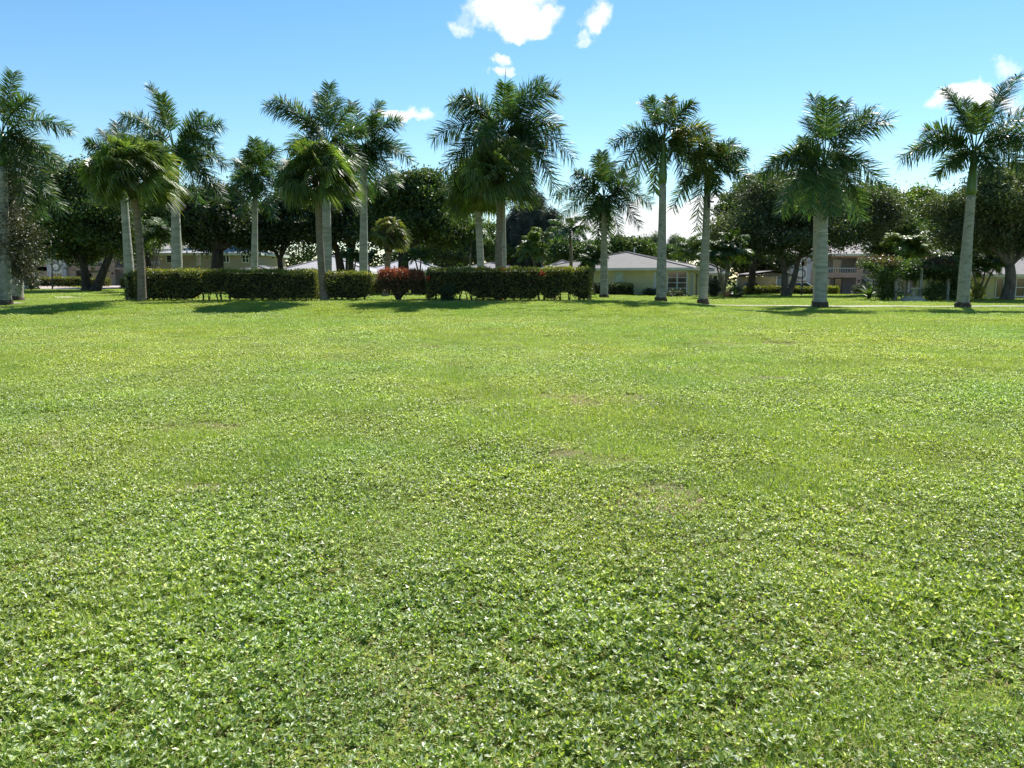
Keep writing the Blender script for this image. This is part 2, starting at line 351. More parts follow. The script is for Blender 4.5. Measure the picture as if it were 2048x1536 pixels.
def unit(a): return a / (np.linalg.norm(a, axis=-1, keepdims=True) + 1e-9)


def blades_np(C0, az, L, Wd, lean, curl):
    n = len(C0); h = np.stack([np.cos(az), np.sin(az), np.zeros(n)], -1); wv = np.stack([-np.sin(az), np.cos(az), np.zeros(n)], -1)
    up = np.array([0, 0, 1.]); L = L[:, None]; Wd = Wd[:, None]; lean = lean[:, None]; curl = curl[:, None]
    p1 = C0 + L * .5 * (up * np.cos(lean) + h * np.sin(lean)); l2 = lean + curl; p2 = p1 + L * .5 * (up * np.cos(l2) + h * np.sin(l2))
    V = np.stack([C0 - wv * Wd / 2, C0 + wv * Wd / 2, p1 + wv * Wd * .42, p1 - wv * Wd * .42, p2], 1).reshape(-1, 3)
    i = np.arange(n)[:, None] * 5
    return V, i + [[0, 1, 2, 3]], i + [[3, 2, 4]]


def lawn_mat(name, c1, c2, c3, rough, trans, spec=.5, pos=(.8, .93)):
    m = leaf_mat(name, c1, c2, c3, rough=rough, trans=trans, nscale=.8, spec=spec, tc=(1.4, 1.5, .6), lo=.85, hi=1.15)
    t = NT(m.node_tree); ce = [n for n in t.n if n.type == 'VALTORGB'][0].color_ramp.elements; ce[1].position = pos[0]; ce[2].position = pos[1]
    # broad drifts of yellower and darker sward over the whole lawn
    sc = [n for n in t.n if n.type == 'VECT_MATH' and n.operation == 'SCALE'][0]
    tgt = [l.to_socket for l in list(t.l) if l.from_node == sc]
    g = [n for n in t.n if n.type == 'NEW_GEOMETRY'][0]
    n = t.new('ShaderNodeTexNoise'); n.inputs['Scale'].default_value = .16; n.inputs['Detail'].default_value = 6; n.inputs['Roughness'].default_value = .65; t.link(g.outputs['Position'], n.inputs['Vector'])
    r = t.new('ShaderNodeValToRGB'); t.link(n.outputs['Fac'], r.inputs[0])
    e = r.color_ramp.elements; e[0].position = .36; e[0].color = (.84, .97, .9, 1); e[1].position = .66; e[1].color = (1.14, 1.05, .78, 1)
    k = e.new(.5); k.color = (1, 1, 1, 1)
    mx = t.new('ShaderNodeVectorMath', operation='MULTIPLY'); t.link(sc.outputs[0], mx.inputs[0]); t.link(r.outputs[0], mx.inputs[1])
    for s_ in tgt: t.link(mx.outputs[0], s_)
    return m


M['clover'] = lawn_mat('clover_leaf', (.12, .185, .026), (.35, .415, .075), (.64, .65, .5), .42, .45, .8, pos=(.78, .9))  # near-white third colour paints silvery sun glints onto some leaves
M['turf'] = lawn_mat('turf_blade', (.155, .24, .03), (.285, .37, .056), (.44, .46, .15), .5, .45)
M['dry'] = lawn_mat('dry_bits', (.15, .105, .05), (.36, .28, .13), (.55, .47, .27), .8, .1)
M['bloom'] = leaf_mat('white_bloom', (.55, .5, .48), (.8, .76, .74), rough=.5, trans=.3, tc=(1, 1, 1))


def tuft(name, n_leaf, n_blade, n_dry, n_fl, size=.5, seed=0, bl=(.03, .075)):
    r = np.random.default_rng(seed); V = []; Ts = []; Qs = []; mi = []; n0 = 0

    def base(n):
        rad = size * .62 * np.sqrt(r.random(n)); th = r.random(n) * 2 * np.pi
        return np.stack([rad * np.cos(th), rad * np.sin(th), np.zeros(n)], -1)
    lump = lambda q: .5 + .5 * np.sin(q[:, 0] * 23 + seed) * np.sin(q[:, 1] * 19 + 2 * seed)
    polys = []
    if n_leaf:
        k = n_leaf // 5; cb = base(k); hz = .006 + .042 * r.random(k) * (.4 + lump(cb)); ph = r.random(k) * 6.28
        for j in range(5):
            az = ph + j * 2 * np.pi / 5 * (1 + .12 * r.standard_normal(k)); el = R(8) + R(60) * r.random(k) ** 1.3
            D = np.stack([np.cos(az) * np.cos(el), np.sin(az) * np.cos(el), np.sin(el)], -1); Wv = np.stack([-np.sin(az), np.cos(az), .25 * r.standard_normal(k)], -1); Wv = unit(Wv)
            c = cb + np.stack([0 * hz, 0 * hz, hz], -1); L = (.013 + .015 * r.random(k)); v, tt = leaves_np(c, D, Wv, L, L * .5, fold=.09)
            polys.append((v, tt, None, 0))
    if n_blade:
        k = n_blade; cb = base(k); v, q, tt = blades_np(cb, r.random(k) * 6.28, bl[0] + (bl[1] - bl[0]) * r.random(k) ** 1.6, .0028 + .0025 * r.random(k), R(10) + R(50) * r.random(k), R(50) * r.random(k))
        polys.append((v, tt, q, 1))
    if n_dry:
        k = n_dry; cb = base(k) + [0, 0, .006]; v, q, tt = blades_np(cb, r.random(k) * 6.28, .02 + .05 * r.random(k), .003 + .004 * r.random(k), R(70) + R(15) * r.random(k), R(12) * r.random(k))
        polys.append((v, tt, q, 2))
    if n_fl:
        cb = base(n_fl)
        for j in range(5):
            az = np.full(n_fl, j * 1.257) + r.random(n_fl) * .3; el = R(25)
            D = np.stack([np.cos(az) * math.cos(el), np.sin(az) * math.cos(el), np.full(n_fl, math.sin(el))], -1); Wv = np.stack([-np.sin(az), np.cos(az), 0 * az], -1)
            v, tt = leaves_np(cb + [0, 0, .04], D, Wv, .006, .005); polys.append((v, tt, None, 3))
    fT, fQ, mT, mQ = [], [], [], []
    for v, tt, q, m_ in polys:
        V.append(v); fT.append(tt + n0); mT.append(np.full(len(tt), m_))
        if q is not None: fQ.append(q + n0); mQ.append(np.full(len(q), m_))
        n0 += len(v)
    fs = [np.vstack(fT)] + ([np.vstack(fQ)] if fQ else [])
    o = mesh(name, np.vstack(V), fs, [M['clover'], M['turf'], M['dry'], M['bloom']])
    o.data.polygons.foreach_set('material_index', np.concatenate(mT + mQ).astype(np.int32))
    C.objects.unlink(o); tag(o, kind='stuff')
    return o


protos = bpy.data.collections.new('turf_tufts')
defs = [(1600, 110, 240, 7), (1450, 260, 200, 5), (1700, 90, 280, 14), (1100, 420, 70, 1),   # clover-like, 0..3
        (260, 1500, 110, 0), (120, 1700, 160, 0), (380, 1300, 120, 1), (520, 1000, 240, 0), (150, 260, 1900, 0)]   # grassy, 4..7
for i, d in enumerate(defs):
    protos.objects.link(tuft('turf_tuft', *d, seed=i + 1, bl=(.03, .075) if i < 3 else (.03, .10)))
pts = []; idx = []; scl = []
r = np.random.default_rng(3)


def fbm(x, y, s, seed):
    v = 0; a = 1; rr = np.random.default_rng(seed)
    for o_ in range(5):
        ph = rr.random(8) * 6.28; an = rr.random(4) * 3.14
        for q in range(4):
            v = v + a * np.sin((x * np.cos(an[q]) + y * np.sin(an[q])) * s + ph[q]) * .5
        s *= 1.9; a *= .6
    return v / 2.2


def ring(y0, y1, sp_, sc):
    yy = np.arange(y0, y1, sp_)
    for y in yy:
        hw = .69 * y + 3.5; xs = np.arange(-hw, hw, sp_); n = len(xs)
        x = xs + r.uniform(-.5, .5, n) * sp_; y_ = y + r.uniform(-.5, .5, n) * sp_
        f = fbm(x, y_, .55, 11) + .5 * fbm(x, y_, 2.4, 5) + .55 * float(sst(14, 34, y)) + .3 * ((x > 2) & (y_ > 5)) - .25
        gr = f > .10 + .13 * r.standard_normal(n)
        k = np.where(gr, 4 + r.integers(0, 4, n), np.where(r.random(n) < .13, 3, r.integers(0, 3, n)))
        pts.append(np.stack([x, y_, ht(x, y_)], -1)); idx.append(k); scl.append(np.full(n, sc) * r.uniform(.8, 1.25, n) * (1 + .32 * fbm(x, y_, 3, 9)))


ring(1.2, 9, .27, .95); ring(9, 22, .36, 1.12); ring(22, 52, .48, 1.45); ring(52, 82, .85, 2.1)
pts = np.vstack(pts); idx = np.concatenate(idx); scl = np.concatenate(scl)
for (u, v, rd) in [(1195, 925, .42), (1160, 905, .3), (1340, 995, .35), (1190, 806, .7), (230, 1122, .22), (70, 880, .5), (690, 1215, .16), (1540, 760, .8), (460, 850, .45), (1700, 1010, .25), (880, 690, 1.2), (1480, 690, 1.3), (380, 980, .22)]:
    d = ray(u, v); q = -EYE / d.z; cx_, cy_ = d.x * q, d.y * q
    near_ = (((pts[:, 0] - cx_) / 1.5) ** 2 + (pts[:, 1] - cy_) ** 2) < (rd * 1.1 * r.uniform(.55, 1.1, len(pts))) ** 2
    idx[near_ & (r.random(len(pts)) < .6)] = 8; scl[near_] *= .8
# leave paved strips bare
bare = ((pts[:, 0] > 10.5) & (abs(pts[:, 1] - np.interp(pts[:, 0], [p_[0] for p_ in (U2(1393, 47.2), U2(1480, 46.3), U2(1620, 46.3), U2(1800, 45.6), U2(1960, 45.0), U2(2150, 44.4))], [47.2, 46.3, 46.3, 45.6, 45.0, 44.4])) < .95)) \
    | ((pts[:, 0] < XU(50, 47)) & (abs(pts[:, 1] - 47) < .8)) | ((abs(pts[:, 0] - XU(148, 61)) < 1.5) & (abs(pts[:, 1] - 61) < 2.6))
py_ = np.interp(pts[:, 0], [p_[0] for p_ in (U2(1393, 47.2), U2(1620, 46.3), U2(1800, 45.6), U2(2150, 44.4))], [47.2, 46.3, 45.6, 44.4])
scl[(pts[:, 0] > 10.5) & (pts[:, 1] < py_) & (pts[:, 1] > py_ - 3.4)] *= .4
scl[(pts[:, 0] < XU(60, 47)) & (pts[:, 1] < 47) & (pts[:, 1] > 43.8)] *= .4
scl[(abs(pts[:, 0] - XU(148, 61)) < 1.7) & (abs(pts[:, 1] - 57.5) < 2.4)] *= .4
keep = ~bare; pts, idx, scl = pts[keep], idx[keep], scl[keep]
me = bpy.data.meshes.new('grass'); me.vertices.add(len(pts)); me.vertices.foreach_set('co', pts.astype(np.float32).ravel())
a = me.attributes.new('pick', 'INT', 'POINT'); a.data.foreach_set('value', idx.astype(np.int32))
a = me.attributes.new('size', 'FLOAT', 'POINT'); a.data.foreach_set('value', scl.astype(np.float32))
a = me.attributes.new('spin', 'FLOAT', 'POINT'); a.data.foreach_set('value', (r.random(len(pts)) * 6.28).astype(np.float32))
grass = bpy.data.objects.new('grass', me); C.objects.link(grass); tag(grass, 'short mown turf of clover like creeping leaves and fine grass covering the open lawn', 'grass', kind='stuff')
ng = bpy.data.node_groups.new('scatter', 'GeometryNodeTree')
ng.interface.new_socket('Geometry', in_out='INPUT', socket_type='NodeSocketGeometry'); ng.interface.new_socket('Geometry', in_out='OUTPUT', socket_type='NodeSocketGeometry')
t = NT(ng); gi = t.new('NodeGroupInput'); gout = t.new('NodeGroupOutput')
iop = t.new('GeometryNodeInstanceOnPoints'); ci = t.new('GeometryNodeCollectionInfo'); ci.inputs['Collection'].default_value = protos; ci.inputs['Separate Children'].default_value = True; ci.inputs['Reset Children'].default_value = True


def attr(nm, ty):
    n = t.new('GeometryNodeInputNamedAttribute', data_type=ty); n.inputs[0].default_value = nm; return [o_ for o_ in n.outputs if o_.enabled][0]


iop.inputs['Pick Instance'].default_value = True
t.link(gi.outputs[0], iop.inputs['Points']); t.link(ci.outputs[0], iop.inputs['Instance']); t.link(attr('pick', 'INT'), iop.inputs['Instance Index'])
cx = t.new('ShaderNodeCombineXYZ'); t.link(attr('spin', 'FLOAT'), cx.inputs[2]); t.link(cx.outputs[0], iop.inputs['Rotation']); t.link(attr('size', 'FLOAT'), iop.inputs['Scale'])
t.link(iop.outputs[0], gout.inputs[0])
md = grass.modifiers.new('scatter', 'NODES'); md.node_group = ng

# ------------------------------------------------------------------ palms
def frond_np(P0, P2, arch, llen=.8, nl=64, w=.05, wind=(.12, -.03, 0), rng=RNG, start=.2, spread=75, droop=.55):
    P0 = np.array(P0, float); P2 = np.array(P2, float); d = P2 - P0; L = np.linalg.norm(d)
    P1 = P0 + d * .38 + np.array([0, 0, arch * L])
    ts = start + (1 - start) * (np.arange(nl) + rng.uniform(-.3, .3, nl)) / nl; ts = np.clip(ts, 0, .995)
    bez = lambda q: ((1 - q) ** 2)[:, None] * P0 + (2 * q * (1 - q))[:, None] * P1 + (q ** 2)[:, None] * P2
    tan = lambda q: unit((2 * (1 - q))[:, None] * (P1 - P0) + (2 * q)[:, None] * (P2 - P1))
    A = Acc(); q = np.linspace(0, 1, 11); A.tube(bez(q), np.linspace(.045, .008, 11), n=5, cap=False)
    hz = np.array([d[0], d[1], 0]); hz = hz / (np.linalg.norm(hz) + 1e-6)
    side0 = np.cross(hz, [0, 0, 1.]) if np.linalg.norm(d[:2]) > .15 else np.array([1., 0, 0])
    Vs, Qs = [], []
    for s_ in (-1, 1):
        for plane in (0, 1):
            n = nl; qq = np.clip(ts + rng.uniform(-.006, .006, n), 0, .998); p = bez(qq); T = tan(qq)
            Sd = unit(side0 - T * (T @ side0)[:, None]); N = np.cross(Sd, T)
            an = R(1) * (rng.uniform(5, spread, n) if plane == 0 else -rng.uniform(5, spread, n))
            fw = (.42 + .42 * qq ** 1.4 + .12 * np.clip(T[:, 2], 0, 1) ** 1.5 + .1 * rng.standard_normal(n))[:, None]
            D = unit(T * fw + s_ * Sd * np.cos(an)[:, None] + N * np.sin(an)[:, None])
            prof = np.interp(qq, [0, .2, .42, .72, .92, 1], [.25, .6, 1, .95, .72, .55]); l = (llen * prof * rng.uniform(.8, 1.12, n))[:, None]
            g = np.array([wind[0], wind[1], -droop + wind[2]]) * (rng.uniform(.5, 1.4, n) * (.35 + .65 * np.sqrt(np.clip(1 - T[:, 2] ** 2, 0, 1))))[:, None]
            Wv = unit(np.cross(D, N + .35 * rng.standard_normal((n, 3))))
            c = [p, p + D * l * .38 + g * l * .06, p + D * l * .74 + g * l * .26, p + D * l * .98 + g * l * .6]
            ws = [.55, 1, .75, .12]
            V = np.stack([x for k in range(4) for x in (c[k] - Wv * w * ws[k] / 2, c[k] + Wv * w * ws[k] / 2)], 1).reshape(-1, 3)
            i = np.arange(n)[:, None] * 8
            Q = np.concatenate([i + [[0, 1, 3, 2]], i + [[2, 3, 5, 4]], i + [[4, 5, 7, 6]]])
            A.add(V, Q)
    return A


def trunk_np(base, top, r0, r1, bulge=0, bz=.3, n=20, k=22, bend=0, flare=.25):
    base = np.array(base, float); top = np.array(top, float); q = np.linspace(0, 1, k)
    pts = base + (top - base) * q[:, None]; pts[:, 0] += bend * np.sin(q * np.pi)
    rad = r0 + (r1 - r0) * q + bulge * np.exp(-((q - bz) / .2) ** 2) + r0 * flare * np.exp(-q * 16)
    rad *= 1 + .012 * np.sin(q * 43)
    A = Acc(); A.tube(pts, rad, n=n); return A, pts


def royal(label, ub, vb, Y, heart, tips, tr=.26, shaft=1.5, group='royal palms in a row across the lawn', mt='palmtrunk', extra=0, llen=.85, vis_base=True, spear=None, mfr='royal', bend=0, nl=64, rseed=0, gold=(), foot=True, w=.056, cat='palm tree', name='royal_palm'):
    rg = np.random.default_rng(100 + rseed + int(ub))
    x = XU(ub, Y); z = H(x, Y); hp = P(heart[0], heart[1], Y); base = Vector((x, Y, z - .05))
    root = empty(name, base, label, cat, group)
    dirv = (hp - base).normalized(); top = hp - dirv * shaft
    A, _ = trunk_np(base, top, tr * 1.12, tr * .82, bulge=tr * .12, bz=.35, bend=bend)
    A.build('trunk', M[mt], root, smooth=True)
    if foot:
        Af = Acc(); rr = rg
        q = np.linspace(0, 1, 6); Af.tube([base + Vector((0, 0, h_)) for h_ in (-.05, .08, .18, .3, .4)], [tr * 1.62, tr * 1.6, tr * 1.5, tr * 1.43, tr * 1.28], n=22)
        V = Af.v[0]; V[:, :2] += rr.uniform(-.035, .035, (len(V), 2)); V[:-2, 2] += rr.uniform(-.02, .04, len(V) - 2)
        Af.build('root_foot', M['foot'], root, smooth=True)
    q = np.linspace(0, 1, 9); As = Acc(); rad = tr * np.interp(q, [0, .08, .3, .7, 1], [.86, 1.0, .92, .62, .4])
    As.tube([top + (hp - top) * float(a_) for a_ in q], rad, n=16)
    crown = As.build('crown', M['shaft'], root, smooth=True)
    if spear is not None:
        sp_ = P(spear[0], spear[1], Y); Asp = Acc(); Asp.tube([hp - dirv * .3, hp + (sp_ - hp) * .6, sp_], [.06, .035, .008], n=6)
        Asp.build('spear_leaf', M['rachis'], crown, smooth=True)
    allt = [(u, v, None) for u, v in tips]
    heart_low = hp - dirv * .25
    fr = []
    for u, v, dy in allt:
        dxp = u - heart[0]; dvp = heart[1] - v; rpx = math.hypot(dxp, dvp); full = 4.0 * F / Y
        miss = math.sqrt(max(0, 1 - min(1, rpx / full) ** 2)) * 4.0 * .55
        tip = P(u, v, Y + rg.choice([-1, 1]) * miss * rg.uniform(.3, 1))
        e = dvp / max(rpx, 1)
        arch = .18 if e > .8 else (.30 if e > .2 else .42 + .15 * (-min(e, 0)))
        fr.append((tip, arch))
    for k in range(extra):
        az = rg.uniform(0, 6.28); az = (math.pi / 2 if k % 2 else -math.pi / 2) + rg.uniform(-.7, .7); Ln = rg.uniform(2.2, 3.2); el = rg.uniform(-.9, .7)
        fr.append((hp + Vector((math.cos(az) * Ln * math.cos(el), math.sin(az) * Ln * math.cos(el), Ln * math.sin(el))), .35))
    for k, (tip, arch) in enumerate(fr):
        P0 = heart_low + Vector((rg.uniform(-.06, .06), rg.uniform(-.06, .06), rg.uniform(-.2, .2)))
        Lf = (tip - P0).length
        up_ = arch < .2
        A = frond_np(P0, tip, arch, start=.34 if up_ else .2, spread=38 if up_ else 75, llen=llen * 1.16 * min(1.1, .5 + Lf / 6) * (.92 if up_ else 1), nl=int(nl * (.72 if up_ else 1)), w=w * (.8 if up_ else 1), rng=rg, droop=rg.uniform(.25, .5) * (1.5 if up_ else 1))
        m_ = M['royal_gold'] if k in gold else M[mfr]
        o = A.build('frond', m_, crown)
        if k in gold: o['label'] = 'yellowing frond'
    return root


RG = 'royal palms in a row across the lawn'
royal('tall royal palm cut by the left photo edge, above its thick grey trunk base', 6, 607, 45, (2, 268), [(26, 145), (143, 262), (118, 330), (90, 385), (-120, 250), (-100, 350), (60, 200), (-30, 160), (50, 400), (-60, 420)], tr=.36, shaft=1.8, rseed=1, mt='palmtrunk_lichen')
royal('smaller royal palm just right of the tall palm at the left edge', 34, 600, 50, (40, 345), [(125, 320), (122, 425), (0, 440), (62, 450), (100, 300), (20, 290), (90, 440), (60, 280), (-20, 360)], tr=.3, rseed=2, mt='palmtrunk_lichen', group=RG)
royal('royal palm hidden behind the leaning fan palm at the left end of the hedge', 263, 585, 47, (243, 322), [(172, 285), (168, 345), (205, 262), (190, 395), (235, 245), (300, 290), (260, 400)], tr=.24, rseed=3, mt='palmtrunk_pale', group=RG, foot=False)
royal('royal palm with a broad windblown crown behind the left half of the long hedge', 356, 590, 46, (348, 300), [(302, 172), (322, 190), (245, 232), (255, 290), (442, 248), (400, 225), (452, 330), (445, 400), (400, 405), (385, 330), (290, 330), (430, 290), (415, 370)], tr=.27, shaft=1.6, rseed=4, mt='palmtrunk_pale', group=RG, foot=False)
royal('shorter royal palm with a narrow crown, behind the hedge in front of the tan building', 508, 585, 57, (511, 348), [(508, 278), (528, 285), (468, 325), (455, 395), (482, 430), (560, 330), (575, 395), (545, 435), (512, 420), (490, 300), (550, 300), (470, 360)], tr=.22, rseed=5, mt='palmtrunk_pale', foot=False, llen=.9)
royal('royal palm with a tall upright leaf, behind the fan palm in the hedge gap', 652, 590, 46, (652, 285), [(658, 168), (532, 212), (548, 200), (575, 300), (590, 350), (640, 190), (700, 215), (730, 260), (720, 330), (680, 200), (620, 240)], tr=.3, rseed=6, mt='palmtrunk_pale', foot=False)
royal('royal palm with crown swept right, behind the short middle hedge', 727, 590, 52, (728, 290), [(705, 205), (760, 205), (800, 242), (822, 322), (795, 372), (760, 385), (672, 350), (700, 395), (735, 400), (785, 300), (750, 230), (690, 250)], tr=.25, rseed=7, mt='palmtrunk_pale', foot=False)
royal('tallest royal palm with a bare spear on top, behind the centre of the right hedge', 1001, 590, 44, (1003, 268), [(902, 205), (925, 190), (867, 278), (885, 345), (1010, 168), (1040, 185), (1112, 182), (1085, 165), (1120, 255), (1148, 318), (1100, 345), (1122, 405), (892, 390), (960, 330), (1060, 360), (1090, 300)], tr=.27, shaft=1.7, spear=(1012, 132), rseed=8, mt='palmtrunk_lichen', foot=False, llen=.95, nl=70, extra=1)
royal('short full royal palm right of the long hedge, in front of the yellow house', 1208, 597, 55, (1208, 392), [(1204, 304), (1192, 312), (1150, 345), (1112, 392), (1125, 435), (1160, 470), (1195, 490), (1240, 480), (1280, 455), (1303, 408), (1275, 370), (1250, 345), (1222, 325), (1178, 440), (1215, 470)], tr=.23, shaft=1.1, rseed=9, extra=0)
royal('tall royal palm with yellow tinged fronds and blotched trunk foot before the house', 1322, 606, 46, (1327, 278), [(1286, 205), (1300, 195), (1385, 208), (1340, 195), (1222, 292), (1238, 345), (1262, 375), (1308, 385), (1420, 262), (1437, 300), (1425, 365), (1375, 375), (1290, 300), (1395, 340)], tr=.245, shaft=2.5, rseed=10, mt='palmtrunk_lichen', extra=0, gold=(3, 8, 9, 10), spear=(1333, 185))
r10 = royal('royal palm with a small bracket on its trunk, second palm right of the hedge row', 1406, 608, 47.5, (1417, 335), [(1470, 290), (1492, 305), (1500, 362), (1345, 418), (1392, 462), (1432, 388), (1385, 310), (1440, 290), (1365, 370), (1480, 330), (1410, 280)], tr=.235, shaft=1.5, rseed=11, extra=0)
b = P(1419, 404, 47.2); A = Acc(); A.box(b.x - .12, b.x + .22, b.y - .2, b.y - .06, b.z - .05, b.z + .04); A.box(b.x - .12, b.x - .04, b.y - .22, b.y - .04, b.z - .35, b.z + .3); A.build('bracket', M['black'], r10)
royal('thick trunked royal palm in front of the oak, right of the house', 1641, 615, 42.5, (1650, 318), [(1628, 195), (1655, 200), (1610, 238), (1690, 205), (1778, 240), (1745, 225), (1520, 352), (1535, 335), (1565, 415), (1600, 290), (1765, 372), (1720, 410), (1700, 330), (1620, 425), (1660, 430)], tr=.28, shaft=1.9, rseed=12, mt='palmtrunk_pale', llen=.95)
royal('royal palm mostly hidden behind the thick trunk in front of the oak', 1634, 608, 47, (1632, 345), [(1605, 275), (1588, 310), (1560, 430), (1600, 420), (1690, 425), (1720, 440), (1640, 430)], tr=.2, mt='palmtrunk_lichen', rseed=13, extra=0)
royal('leaning royal palm with dense dark crown beside the vine arbour', 1925, 615, 43, (1949, 300), [(1892, 178), (1905, 190), (2036, 152), (2010, 165), (1802, 318), (1830, 300), (1872, 352), (1850, 260), (2060, 280), (2120, 330), (2050, 340), (2090, 230), (1905, 330), (1990, 350), (1930, 200), (1960, 210)], tr=.27, shaft=2.4, rseed=14, llen=.95, extra=0, mt='palmtrunk_lichen')


def fan_palm(label, ub, vb, Y, heart, ru, rv, mt='brown_trunk', mleaf='fan', tr=.17, bend=0, n=84, lf=1.15, rseed=0, wind=.5, group='fan palms in the hedge row', foot=False, boots=True):
    rg = np.random.default_rng(500 + rseed)
    x = XU(ub, Y); z = H(x, Y); hp = P(heart[0], heart[1], Y); base = Vector((x, Y, z - .05)); root = empty('fan_palm', base, label, 'palm tree', group)
    A, pts = trunk_np(base, hp, tr * 1.2, tr * .95, bend=bend); A.build('trunk', M[mt], root, smooth=True)
    if boots:
        A = Acc(); q = np.linspace(0, 1, 8); d = Vector(pts[-1] - pts[-4]).normalized(); A.tube([hp - d * (1.15 - 1.35 * float(a_)) for a_ in q], tr * np.interp(q, [0, .2, .7, 1], [1.2, 1.7, 1.9, 1.3]), n=18)
        V = A.v[0]; V[:] += rg.uniform(-.05, .05, V.shape)
        A.build('leaf_bases', M['thatch'], root)
    Rx, Rz = ru * Y / F, rv * Y / F; A = Acc()
    for k in range(n):
        az = rg.uniform(0, 2 * np.pi); ce = rg.uniform(-.5, 1); se = math.sqrt(max(0, 1 - ce * ce))
        D0 = np.array([math.cos(az) * se, math.sin(az) * se, ce])
        pet = np.array([Rx, Rx, Rz]) * .50 * rg.uniform(.75, 1.15)
        b0 = np.array(hp) + D0 * .15; b1 = np.array(hp) + D0 * pet + np.array([wind * .12, 0, 0])
        A.tube([b0, (b0 + b1) / 2 + [0, 0, .12], b1], [.025, .02, .015], n=4, cap=False)
        T = unit(D0 * np.array([1, 1, .9]) + np.array([wind * .3, -.05, -.02 + .22 * rg.standard_normal()])); Sd = np.cross(T, [0, 0, 1.]); Sd = unit(Sd + 1e-3); N = np.cross(Sd, T); ro_ = rg.uniform(-1.35, 1.35); Sd, N = Sd * math.cos(ro_) + N * math.sin(ro_), N * math.cos(ro_) - Sd * math.sin(ro_)
        m_ = 30; an = np.linspace(-R(115), R(115), m_) + rg.uniform(-.03, .03, m_)
        D = T * np.cos(an)[:, None] + Sd * np.sin(an)[:, None] + N * (.15 * np.abs(np.sin(an)))[:, None]; D = unit(D)
        l = lf * (.75 + .3 * np.cos(an * .7)) * rg.uniform(.85, 1.1, m_); l = l[:, None] * min(1, Rx / 2.2 + .25)
        g = np.array([wind * .6, 0, -.5]) * rg.uniform(.7, 1.25, m_)[:, None]
        Wv = unit(np.cross(D, N)); c = [b1 + 0 * D, b1 + D * l * .42, b1 + D * l * .74 + g * l * .28, b1 + D * l * .9 + g * l * .85]; ws = [.01, .1, .06, .01]
        V = np.stack([y_ for j in range(4) for y_ in (c[j] - Wv * ws[j] / 2, c[j] + Wv * ws[j] / 2)], 1).reshape(-1, 3); i = np.arange(m_)[:, None] * 8
        A.add(V, np.concatenate([i + [[0, 1, 3, 2]], i + [[2, 3, 5, 4]], i + [[4, 5, 7, 6]]]))
    A.build('crown', M[mleaf], root)
    return root


fan_palm('leaning fan palm with windblown crown at the left end of the long hedge', 285, 606, 39.6, (263, 352), 116, 104, bend=.12, rseed=1, mleaf='fan', wind=.5)
fan_palm('fan palm rising through the gap between the long and the short hedge', 650, 598, 40.8, (637, 358), 98, 100, bend=-.1, rseed=2, wind=.25)
fan_palm('fan palm with round crown behind the middle of the right hedge, right of its pair', 997, 598, 42.2, (1000, 358), 88, 104, rseed=3, wind=.35, mt='brown_trunk')
fan_palm('fan palm with drooping crown on a pale ringed trunk, behind the right hedge', 965, 594, 46, (954, 382), 64, 84, rseed=4, wind=-.1, mt='palmtrunk_pale', tr=.19)
fan_palm('small shaggy fan palm standing alone behind the red shrub', 771, 592, 58, (779, 472), 38, 56, rseed=5, mleaf='fan_pale', mt='brown_trunk', tr=.2, lf=1.0, wind=.25, n=46)


def small_palm(label, ub, Y, heads, ru, n=14, name='small_palm', mleaf='royal', group='small feathery palms near the houses', tr=.07, llen=.5):
    """clump: heads = [(u,v)] crowns on thin stems"""
    rg = np.random.default_rng(int(ub) * 3 + 1); x = XU(ub, Y); base = Vector((x, Y, H(x, Y) - .05)); root = empty(name, base, label, 'palm tree', group)
    T = Acc(); K = Acc(); Rr = ru * Y / F
    for hu, hv in heads:
        hp = P(hu, hv, Y + rg.uniform(-.5, .5)); b0 = base + Vector((rg.uniform(-.3, .3), rg.uniform(-.3, .3), 0))
        T.tube([b0, b0 * .4 + hp * .6 + Vector((rg.uniform(-.2, .2), 0, 0)), hp], [tr * 1.2, tr, tr * .8], n=8)
        for k in range(n):
            az = k * 2.4 + rg.uniform(-.3, .3); el = rg.uniform(-.55, .95); L = Rr * rg.uniform(.8, 1.15)
            tip = hp + Vector((math.cos(az) * math.cos(el), math.sin(az) * math.cos(el), math.sin(el))) * L
            f_ = frond_np(hp, tip, .4, llen=min(llen, Rr * .35), nl=26, w=.06, rng=rg, spread=25, droop=.7)
            K.add(np.vstack(f_.v), np.vstack(f_.q))
    T.build('trunk', M['brown_trunk'], root, smooth=True); K.build('crown', M[mleaf], root)
    return root


small_palm('pair of small palms in front of the pale roof, left of the short middle hedge', 697, 64, [(697, 512), (712, 516)], 20)
small_palm('small palm leaning right between the royal trunk and the short middle hedge', 735, 66, [(738, 516)], 21)
small_palm('small green palm above the red shrub, in front of the pale roof', 838, 66, [(830, 518), (842, 516)], 25, mleaf='mid')
small_palm('grey green palm between the dark round tree and the right hedge', 940, 70, [(943, 470)], 40, llen=.8, mleaf='mid')
small_palm('bright feathery palm in front of the pines behind the right hedge', 1075, 78, [(1068, 490), (1085, 478), (1062, 508)], 34, mleaf='bright', llen=.7)
small_palm('tall wispy palm left of the short royal palm, above the grey roof', 1143, 66, [(1140, 462)], 44, llen=.9, tr=.14)
small_palm('green palm clump at the left corner of the yellow house', 1190, 68, [(1185, 520), (1196, 505), (1178, 530)], 28, mleaf='mid')
small_palm('thin stemmed palm clump between the house corner and the dark oak', 1452, 64, [(1440, 505), (1460, 490), (1428, 515), (1472, 508)], 36, mleaf='mid', llen=.7)
small_palm('blue green palm poking up behind the right slope of the house roof', 1378, 96, [(1376, 502), (1384, 508)], 38, mleaf='mid', llen=.8)
